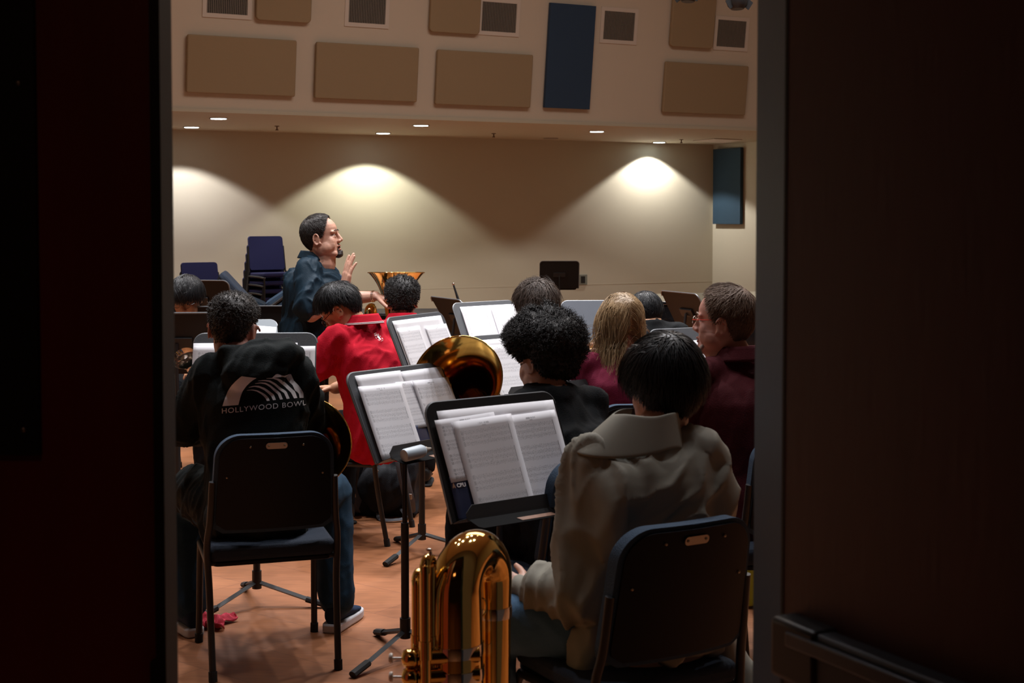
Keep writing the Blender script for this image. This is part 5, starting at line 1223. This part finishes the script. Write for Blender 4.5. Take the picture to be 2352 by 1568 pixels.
collar(r4, B4, C_red, h=0.050, r0=0.072, r1=0.088, stripes=[0.08, 0.2], gap=60, zoff=0.006)
# round emblem below the collar
bv4 = bvh_of(t4p)
em = MB(); ec = V((0.010, -0.25, 1.020))
for k in range(20):
    if k % 2: continue
    a0, a1 = 2 * PI * k / 20, 2 * PI * (k + 1.1) / 20
    q = [ec + V((r * math.cos(a), 0, r * math.sin(a) * 1.0)) for r, a in ((0.017, a0), (0.020, a0), (0.020, a1), (0.017, a1))]; em.add(conform(q, bv4, (0, 1, 0), 0, 0.002), [(0, 1, 2, 3)])
q = [ec + V((x, 0, z)) for x, z in ((-0.010, 0.012), (0.009, 0.012), (0.010, 0.002), (0.004, -0.012), (-0.005, -0.012), (-0.008, 0.0))]; em.add(conform(q, bv4, (0, 1, 0), 0, 0.002), [(0, 1, 2, 3, 4, 5)])
em.build('emblem', M_print, t4p, smooth=False)
def glasses(root, M, m, lens=True, temple_m=None, rr=0.021, up=0.0):
    g = MB(); T = M
    for s in (-1, 1):
        pts = [T @ V((s * 0.032 + rr * 1.1 * math.cos(a), 0.098, -0.004 + up + rr * 0.82 * math.sin(a))) for a in [2 * PI * i / 24 for i in range(25)]]; g.tube(pts, 0.0014, 6, cap=False)
    g.tube([T @ V((-0.009, 0.099, 0.0 + up)), T @ V((0, 0.104, 0.004 + up)), T @ V((0.009, 0.099, 0.0 + up))], 0.0015, 6)
    o = g.build('glasses', m, root)
    for s in (-1, 1):
        t_ = MB(); t_.tube([T @ V((s * 0.056, 0.098, 0.002 + up)), T @ V((s * 0.074, 0.085, 0.003 + up)), T @ V((s * 0.083, 0.0, 0.010 + up)), T @ V((s * 0.084, -0.025, -0.004 + up))], 0.0018, 6); t_.build('temple', temple_m or m, o)
        if lens: l = MB(); l.lathe([(0.001, 0), (rr * 0.95, 0.0), (rr * 0.95, 0.001), (0.001, 0.001)], T @ V((s * 0.032, 0.098, -0.004 + up)), T.to_3x3() @ V((0, 1, 0)), 20); l.build('lens', LENS, o)
    return o
LENS = bpy.data.materials.new('clear lens'); LENS.use_nodes = True; lb = LENS.node_tree.nodes['Principled BSDF']; lb.inputs['Transmission Weight'].default_value = 1; lb.inputs['Roughness'].default_value = 0.02; lb.inputs['IOR'].default_value = 1.1
glasses(r4, B4.M, M_frameglass)

# ---------- 5. second red polo
B5 = Body(lean=0.05, head=(0.0, 0.10, 1.135), hyaw=0, hpitch=14, shz=0.96, shw=0.17, girth=1.0); B5.shl = V((-0.235, 0.05, 0.965))
r5, t5p = build_person('person in a red polo with short round black hair, mostly behind a music stand', (-0.62, 8.10, 0), 8, B5, M_skin2, C_red, C_black,
    dict(m=H_afro, hl=HL_norm, thick=0.022, n=3200, L=(0.012, 0.022), lift=0.8, curl=0.6, wdt=0.0017, noise_amp=0.003, nfreq=40, push=0.02, seed=13, top_extra=0.012),
    top_g=0.018, sleeve_g=0.022, sleeve=0.8, cuff=0.012, voxel=0.011, top_name='polo_shirt', seed=14.0, shoes='black')
collar(r5, B5, C_red, h=0.045, r0=0.072, r1=0.088, stripes=[0.1], gap=60, zoff=0.01)

# ---------- 6. conductor
B6 = Body(lean=0.0, head=(0.05, 0.075, 1.500), hyaw=-4, hpitch=-10, hscale=1.10, shw=0.20, girth=1.35, shz=1.32)
for a_ in ('pel', 'waist', 'chest', 'up', 'nb', 'shr', 'shl'): pass
B6.pel = V((0, 0, 0.86)); B6.waist = V((0, 0.02, 1.02)); B6.chest = V((0, 0.02, 1.18)); B6.up = V((0, 0.015, 1.29)); B6.nb = V((0.01, 0.045, 1.370)); B6.belly = 0.045
B6.shr = V((0.20, 0.0, 1.305)); B6.shl = V((-0.20, 0.02, 1.31))
B6.hipr = V((0.11, 0, 0.84)); B6.hipl = V((-0.11, 0, 0.84)); B6.knr = V((0.13, 0.02, 0.46)); B6.knl = V((-0.13, 0.02, 0.46)); B6.anr = V((0.13, -0.02, 0.10)); B6.anl = V((-0.13, -0.02, 0.10))
B6.elr = V((0.30, 0.035, 1.045)); B6.wrr = V((0.22, 0.225, 1.175)); B6.hdr = V((-0.02, 0.16, 1)); B6.hbr = V((0.50, -0.75, 0.1)); B6.ell = V((-0.27, 0.13, 1.10)); B6.wrl = V((-0.20, 0.385, 1.125)); B6.hdl = V((0.15, 1, -0.25)); B6.hbl = V((0.1, 0.2, 1))
B6.k = dict(curl_r=(0.10, 0.16, 0.12, 0.2), curl_l=(0.4, 0.5, 0.5, 0.5), spread=0.05)
def recede(az, t): return 0.0
HL_rec = [0.106, 0.100, 0.088, 0.050, -0.010, 0.000, 0.012, -0.030, -0.062, -0.078, -0.080]
r6, t6p = build_person('conductor in a dark navy shirt, standing in profile with one hand raised', (-1.235, 8.70, 0), -88, B6, M_skin, C_navy, C_black,
    dict(m=H_dkbrown, hl=HL_rec, thick=0.009, n=4200, L=(0.02, 0.035), lift=0.12, wdt=0.0013, noise_amp=0.002, push=0.006, seed=17, top_extra=0.005),
    top_g=0.020, sleeve_g=0.034, sleeve=0.80, cuff=0.012, voxel=0.0085, hem=0.16, fold=0.018, fold_freq=7, top_name='shirt', seed=20.0, face=True, brow=H_dkbrown, mouth=0.006, shoes='black', head_kw=dict(jaw=1.12), hand_scale=1.22, body_voxel=0.0042, arm_r=1.1)
collar(r6, B6, C_navy, h=0.045, r0=0.080, r1=0.090, gap=45, zoff=0.0)
# goatee on the chin
g = MB(); g.ell(B6.M @ V((0, 0.076, -0.112)), (0.032, 0.026, 0.019), B6.M.to_3x3()); g.ell(B6.M @ V((0, 0.092, -0.100)), (0.018, 0.010, 0.012), B6.M.to_3x3())
for s in (-1, 1): g.capsule(B6.M @ V((s * 0.022, 0.080, -0.078)), B6.M @ V((s * 0.020, 0.082, -0.104)), 0.004, 0.008, 8)
fuse(g, 'goatee', H_beard, r6, 0.004, 3, lambda p, n: 0.002 * mnoise.noise(p * 180))
g = MB(); g.tube([B6.M @ V((x, 0.0915 - abs(x) * 0.18, -0.056)) for x in (-0.022, -0.011, 0, 0.011, 0.022)], 0.0022, 6); g.build('moustache', H_beard, r6)
g = MB(); w_ = B6.ell.lerp(B6.wrl, 0.93); dd = (B6.wrl - B6.ell).normalized(); x_, y_, _ = basis(dd)
for o_ in (0, 0.009): g.tube([w_ + dd * o_ + x_ * 0.036 * math.cos(a) + y_ * 0.034 * math.sin(a) for a in [2 * PI * i / 24 for i in range(25)]], 0.0028, 6, cap=False)
g.build('bracelet', M_silver, r6)
# slate front facing of the shirt
g = MB(); bv6 = bvh_of(t6p)
q = [V((x, 0.5, z)) for z in np.linspace(1.33, 0.95, 14) for x in np.linspace(-0.06, 0.05, 6)]; q = conform(q, bv6, (0, -1, 0), 0, 0.003)
g.add(q, [(j * 6 + i, j * 6 + i + 1, (j + 1) * 6 + i + 1, (j + 1) * 6 + i) for j in range(13) for i in range(5)]); g.build('placket', C_blue2, t6p)

# ---------- 7. left edge: black hair, round glasses, facing the camera
B7 = Body(lean=0.10, head=(0.0, 0.20, 1.125), hyaw=-6, hpitch=22, hroll=0, shz=0.98, shy=0.10)
r7, t7p = build_person('person with black hair and round glasses looking down at the far left', (-1.985, 8.90, 0), 178, B7, M_skin2, C_grey, C_black,
    dict(m=H_black, hl=HL_bang, thick=0.020, n=3600, L=(0.05, 0.10), lift=0.08, wdt=0.0015, noise_amp=0.003, push=0.016, grav=0.25, seed=19, wild=0.2, top_extra=0.01),
    voxel=0.010, fold=0.004, face=True, brow=H_black, shoes='black')
glasses(r7, B7.M, M_frameglass, rr=0.020)

# ---------- 8. shaggy brown hair
B8 = Body(lean=0.05, head=(-0.02, 0.10, 1.165), hyaw=8, hpitch=6, shz=0.985)
r8, t8p = build_person('person with shaggy brown hair behind the big curly hair', (0.165, 7.05, 0), 14, B8, M_skin, C_grey, C_black,
    dict(m=H_brown, hl=HL_bang, thick=0.022, n=4000, L=(0.05, 0.095), lift=0.20, wdt=0.0015, noise_amp=0.005, push=0.018, grav=0.12, seed=23, wild=0.5, top_extra=0.012),
    voxel=0.011, fold=0.004, shoes='black')
# ---------- 9. long blonde hair, maroon tee
B9 = Body(lean=0.04, head=(0.01, 0.09, 1.165), hyaw=6, hpitch=4, hscale=0.98, shw=0.175, girth=0.98, shz=0.985)
B9.ell = V((-0.30, 0.16, 0.86)); B9.wrl = V((-0.18, 0.33, 1.02)); B9.hdl = V((0.5, 0.8, 0.3)); B9.elr = V((0.26, 0.17, 0.86)); B9.wrr = V((0.05, 0.33, 1.02)); B9.hdr = V((-0.5, 0.8, 0.3))
r9, t9p = build_person('person with long wavy blonde hair in a maroon tee, seen from behind', (0.485, 6.08, 0), 12, B9, M_skin, C_maroon, C_black,
    dict(m=H_blonde, hl=HL_norm, thick=0.014, n=9500, L=(0.20, 0.38), lift=0.0, wdt=0.0011, noise_amp=0.002, push=0.014, grav=0.85, wave=0.38, taper=False, seed=29, steps=15, wild=0.12, part=True, top_extra=0.006,
         colliders=[((0, -0.02, -0.22), (0.15, 0.105, 0.10)), ((0, -0.03, -0.08), (0.078, 0.075, 0.14)), ((0, -0.02, -0.36), (0.17, 0.135, 0.2))]),
    top_g=0.014, sleeve_g=0.018, sleeve=0.85, cuff=0.012, voxel=0.0095, fold=0.005, top_name='tee_shirt', seed=31.0, shoes='black')
tm = text_mesh('Stage', 0.030, 'script_lettering', M_dimprint, None, Matrix.Identity(4), th=0)
bv9 = bvh_of(t9p); pts = conform([V((v.co.x + 0.055 + 0.25 * v.co.y, -0.4, 0.815 + v.co.y)) for v in tm.data.vertices], bv9, (0, 1, 0), 0, 0.002)
for v, p in zip(tm.data.vertices, pts): v.co = p
tm.parent = t9p
# ---------- 10. bent black haired player
B10 = Body(lean=0.10, head=(0.0, 0.16, 1.055), hyaw=10, hpitch=30, shz=0.95, shy=0.08, hscale=0.95)
r10, t10p = build_person('person with straight black hair bent forward beside the blonde hair', (0.84, 8.20, 0), 20, B10, M_skin2, C_blacksweat, C_black,
    dict(m=H_black, hl=HL_bang, thick=0.018, n=3200, L=(0.04, 0.09), lift=0.10, wdt=0.0015, noise_amp=0.003, push=0.015, grav=0.1, seed=37, wild=0.25),
    voxel=0.011, fold=0.004, shoes='black')
# ---------- 11. man with red glasses
B11 = Body(lean=0.06, head=(-0.045, 0.13, 1.232), hyaw=38, hpitch=-3, shw=0.215, girth=1.3, shz=1.04, hscale=1.06)
r11, t11p = build_person('man with greying brown hair and red glasses in a dark maroon polo at the right', (0.90, 5.26, 0), 28, B11, M_skin3, C_maroon2, C_black,
    dict(m=H_greybrown, hl=HL_rec, thick=0.012, n=4800, L=(0.02, 0.045), lift=0.12, wdt=0.0012, noise_amp=0.0015, push=0.008, seed=41, wild=0.3, top_extra=0.008),
    top_g=0.020, sleeve_g=0.024, sleeve=0.85, cuff=0.01, voxel=0.0095, fold=0.005, top_name='polo_shirt', seed=40.0, face=True, brow=H_greybrown, head_kw=dict(jaw=1.1), shoes='black', arm_r=1.15)
collar(r11, B11, C_maroon2, h=0.055, r0=0.080, r1=0.098, gap=50, zoff=-0.008)
glasses(r11, B11.M, M_silver, temple_m=M_redframe)
g = MB()
for s in (-1, 1): g.capsule(B11.M @ V((s * 0.060, 0.018, -0.055)), B11.M @ V((s * 0.040, 0.062, -0.098)), 0.007, 0.013, 8)
g.capsule(B11.M @ V((-0.018, 0.070, -0.106)), B11.M @ V((0.018, 0.070, -0.106)), 0.014, 0.014); fuse(g, 'beard', H_greybeard, r11, 0.005, 3, lambda p, n: 0.002 * mnoise.noise(p * 180))

# ================================================================== LOOSE THINGS
# backpack between the chair legs
def backpack(loc, yaw):
    root = thing('backpack', loc, yaw, 'black backpack with grey straps lying on the floor under the red polo player', 'backpack')
    b = MB(); b.ell((0, 0, 0.24), (0.20, 0.13, 0.24)); b.box((0, 0, 0.15), (0.34, 0.20, 0.29)); b.ell((0, -0.13, 0.16), (0.15, 0.06, 0.13))
    fuse(b, 'bag_body', M_pack, root, 0.012, 6, folds(0.012, 6, seed=3.0))
    for s in (-1, 1):
        b = MB(); pts = crom([(s * 0.08, -0.12, 0.44), (s * 0.11, -0.20, 0.36), (s * 0.14, -0.21, 0.22), (s * 0.16, -0.18, 0.10), (s * 0.15, -0.12, 0.03)], 6)
        b.tube(pts, 0.030, 8, sy=0.22); st = b.build('strap', M_strap, root)
        b = MB(); p = V((s * 0.155, -0.205, 0.135)); b.box(p, (0.05, 0.008, 0.03)); b.build('buckle', M_plate, st, bevel=0.002)
    b = MB(); b.tube(crom([(0.10, -0.12, 0.05), (0.14, -0.20, 0.02), (0.06, -0.24, 0.012), (0.0, -0.20, 0.012), (-0.03, -0.13, 0.04)], 6), 0.012, 8, sy=0.25); b.build('loose_strap', M_strap, root)
    b = MB(); b.box((-0.02, -0.195, 0.25), (0.012, 0.003, 0.045), Matrix.Rotation(0.4, 3, 'Y')); b.build('tag', M_label, root, smooth=False)
    return root
p = at(880, 1190, 7.6); backpack((p.x + 0.02, 7.75, 0), -10)
# instrument case / dark bag beside it
root = thing('instrument_case', (-0.98, 7.75, 0), 10, 'black soft instrument case on the floor left of the backpack', 'instrument case')
b = MB(); b.box((0, 0, 0.16), (0.46, 0.24, 0.32)); b.build('case_body', M_pack, root, bevel=0.05)
b = MB(); b.tube(crom([(-0.08, -0.12, 0.26), (-0.07, -0.16, 0.25), (0.07, -0.16, 0.25), (0.08, -0.12, 0.26)], 5), 0.010, 8); b.build('handle', M_strap, root)
b = MB(); b.box((0, -0.123, 0.17), (0.05, 0.006, 0.30), Matrix.Rotation(0.35, 3, 'Y')); b.box((0.15, -0.123, 0.17), (0.05, 0.006, 0.30), Matrix.Rotation(0.35, 3, 'Y')); b.build('strap', M_strap, root, smooth=False)
# pink cloth
pc = at(468, 1425, 5.62); b = MB()
def pk(u, v):
    x, y = (u - 0.5) * 0.24, (v - 0.5) * 0.17; e = 1 - 0.25 * abs(math.sin(7 * u + 3 * v)); n_ = abs(mnoise.noise(V((u * 4, v * 4, 2)))) * 0.05 + abs(mnoise.noise(V((u * 9, v * 8, 5)))) * 0.02
    return V((pc.x + x * e + 0.02 * mnoise.noise(V((u * 3, v * 3, 9))), 5.60 + y * e, 0.006 + n_))
b.grid(pk, 40, 30); o = b.build('cloth', M_pink, thick=0.003); tag(o, 'crumpled pink cloth on the floor beside the hoodie player foot', 'cloth')
# lime box at the right
root = thing('lime_box', (at(1722, 1400, 5.9).x + 0.14, 5.95, 0), 4, 'lime green plastic box with wire handles on the floor at the right', 'box')
b = MB(); b.box((0, 0, 0.16), (0.34, 0.22, 0.30)); b.build('box_body', M_lime, root, bevel=0.012)
b = MB(); b.box((0, 0, 0.315), (0.36, 0.24, 0.02)); b.build('rim', M_lime, root, bevel=0.006)
for s in (-1, 1): b = MB(); b.tube(crom([(-0.15, s * 0.10, 0.32), (-0.12, s * 0.10, 0.37), (0.12, s * 0.10, 0.37), (0.15, s * 0.10, 0.32)], 5), 0.003, 6); b.build('wire_handle', M_silver, root)

# grand piano
root = thing('grand_piano', (2.10, 11.25, 0), 4, 'black lacquered grand piano in front of the back wall at the right', 'piano')
ol = [(-0.75, -0.75), (0.75, -0.75), (0.75, 0.35), (0.62, 0.75), (0.30, 0.85), (0.02, 0.72), (-0.12, 0.35), (-0.35, 0.12), (-0.62, 0.02), (-0.75, -0.15)]
ol = [(p.x, p.y) for p in crom([(x, y, 0) for x, y in ol], 4)]; ol = [(x, y * 1.0) for x, y in ol]
ol = [(-1.25, -0.62), (1.35, -0.62), (1.35, 0.80), (0.2, 0.76), (-0.55, 0.50), (-1.05, 0.36), (-1.25, 0.0)]
b = MB(); b.prism(ol, Matrix.Translation((0, 0, 0.62)), 0.34); b.build('case', M_piano, root, bevel=0.012)
b = MB(); b.prism([(x * 1.015, y * 1.015) for x, y in ol], Matrix.Translation((0, 0, 0.965)), 0.028); b.build('lid', M_piano, root, bevel=0.008)
for x, y in ((-1.05, -0.45), (1.05, -0.45), (0.9, 0.5)):
    b = MB(); b.box((x, y, 0.34), (0.10, 0.10, 0.60)); l = b.build('leg', M_piano, root, bevel=0.02); b = MB(); b.ell((x, y, 0.03), (0.03, 0.03, 0.03)); b.build('caster', M_rivet, l)
b = MB(); b.box((0.0, 0.0, 0.998), (0.012, 1.2, 0.006)); b.build('hinge', M_rivet, root, smooth=False)
# dark cabinet behind the band
root = thing('low_cabinet', (at(940, 720, 11.4).x, 11.4, 0), 3, 'long low black cabinet behind the music stands, centre', 'cabinet')
b = MB(); b.box((0, 0, 0.44), (0.95, 0.5, 0.80)); b.build('cabinet_body', M_deskback, root, bevel=0.006)
b = MB(); b.box((0, 0, 0.855), (0.99, 0.54, 0.025)); b.build('cabinet_top', M_blackmetal, root, bevel=0.004)
for s in (-1, 1): b = MB(); b.box((s * 0.235, -0.255, 0.44), (0.45, 0.012, 0.74)); d_ = b.build('door', M_deskback, root, bevel=0.003); b = MB(); b.box((s * 0.05, -0.268, 0.5), (0.012, 0.015, 0.12)); b.build('handle', M_plate, d_, smooth=False)
for x in (-0.42, 0.42): b = MB(); b.box((x, 0, 0.02), (0.06, 0.4, 0.04)); b.build('foot', M_rubber, root, smooth=False)
# thin black rod with a silver tip on a floor stand
a_, c_ = at(1041, 652, 10.2), at(1060, 712, 10.2)
root = thing('microphone_boom', (c_.x + 0.06, 10.2, 0), 0, 'thin black rod with silver tip rising above the score pages', 'boom stand')
o_ = V(root.location)
b = MB(); b.tube([V(a_) - o_, V(c_) - o_, V((0, 0, 0.80))], [0.006, 0.013, 0.014], 10); b.build('boom_rod', M_blackmetal, root)
b = MB(); b.ell(V(a_) - o_, 0.010); b.build('tip', M_silver, root)
b = MB(); b.tube([(0, 0, 0.82), (0, 0, 0.02)], 0.012, 10); b.build('pole', M_blackmetal, root)
b = MB(); b.lathe([(0.001, 0.0), (0.13, 0.0), (0.13, 0.012), (0.02, 0.03), (0.001, 0.03)], (0, 0, 0), (0, 0, 1), 28); b.build('round_base', M_blackmetal, root)
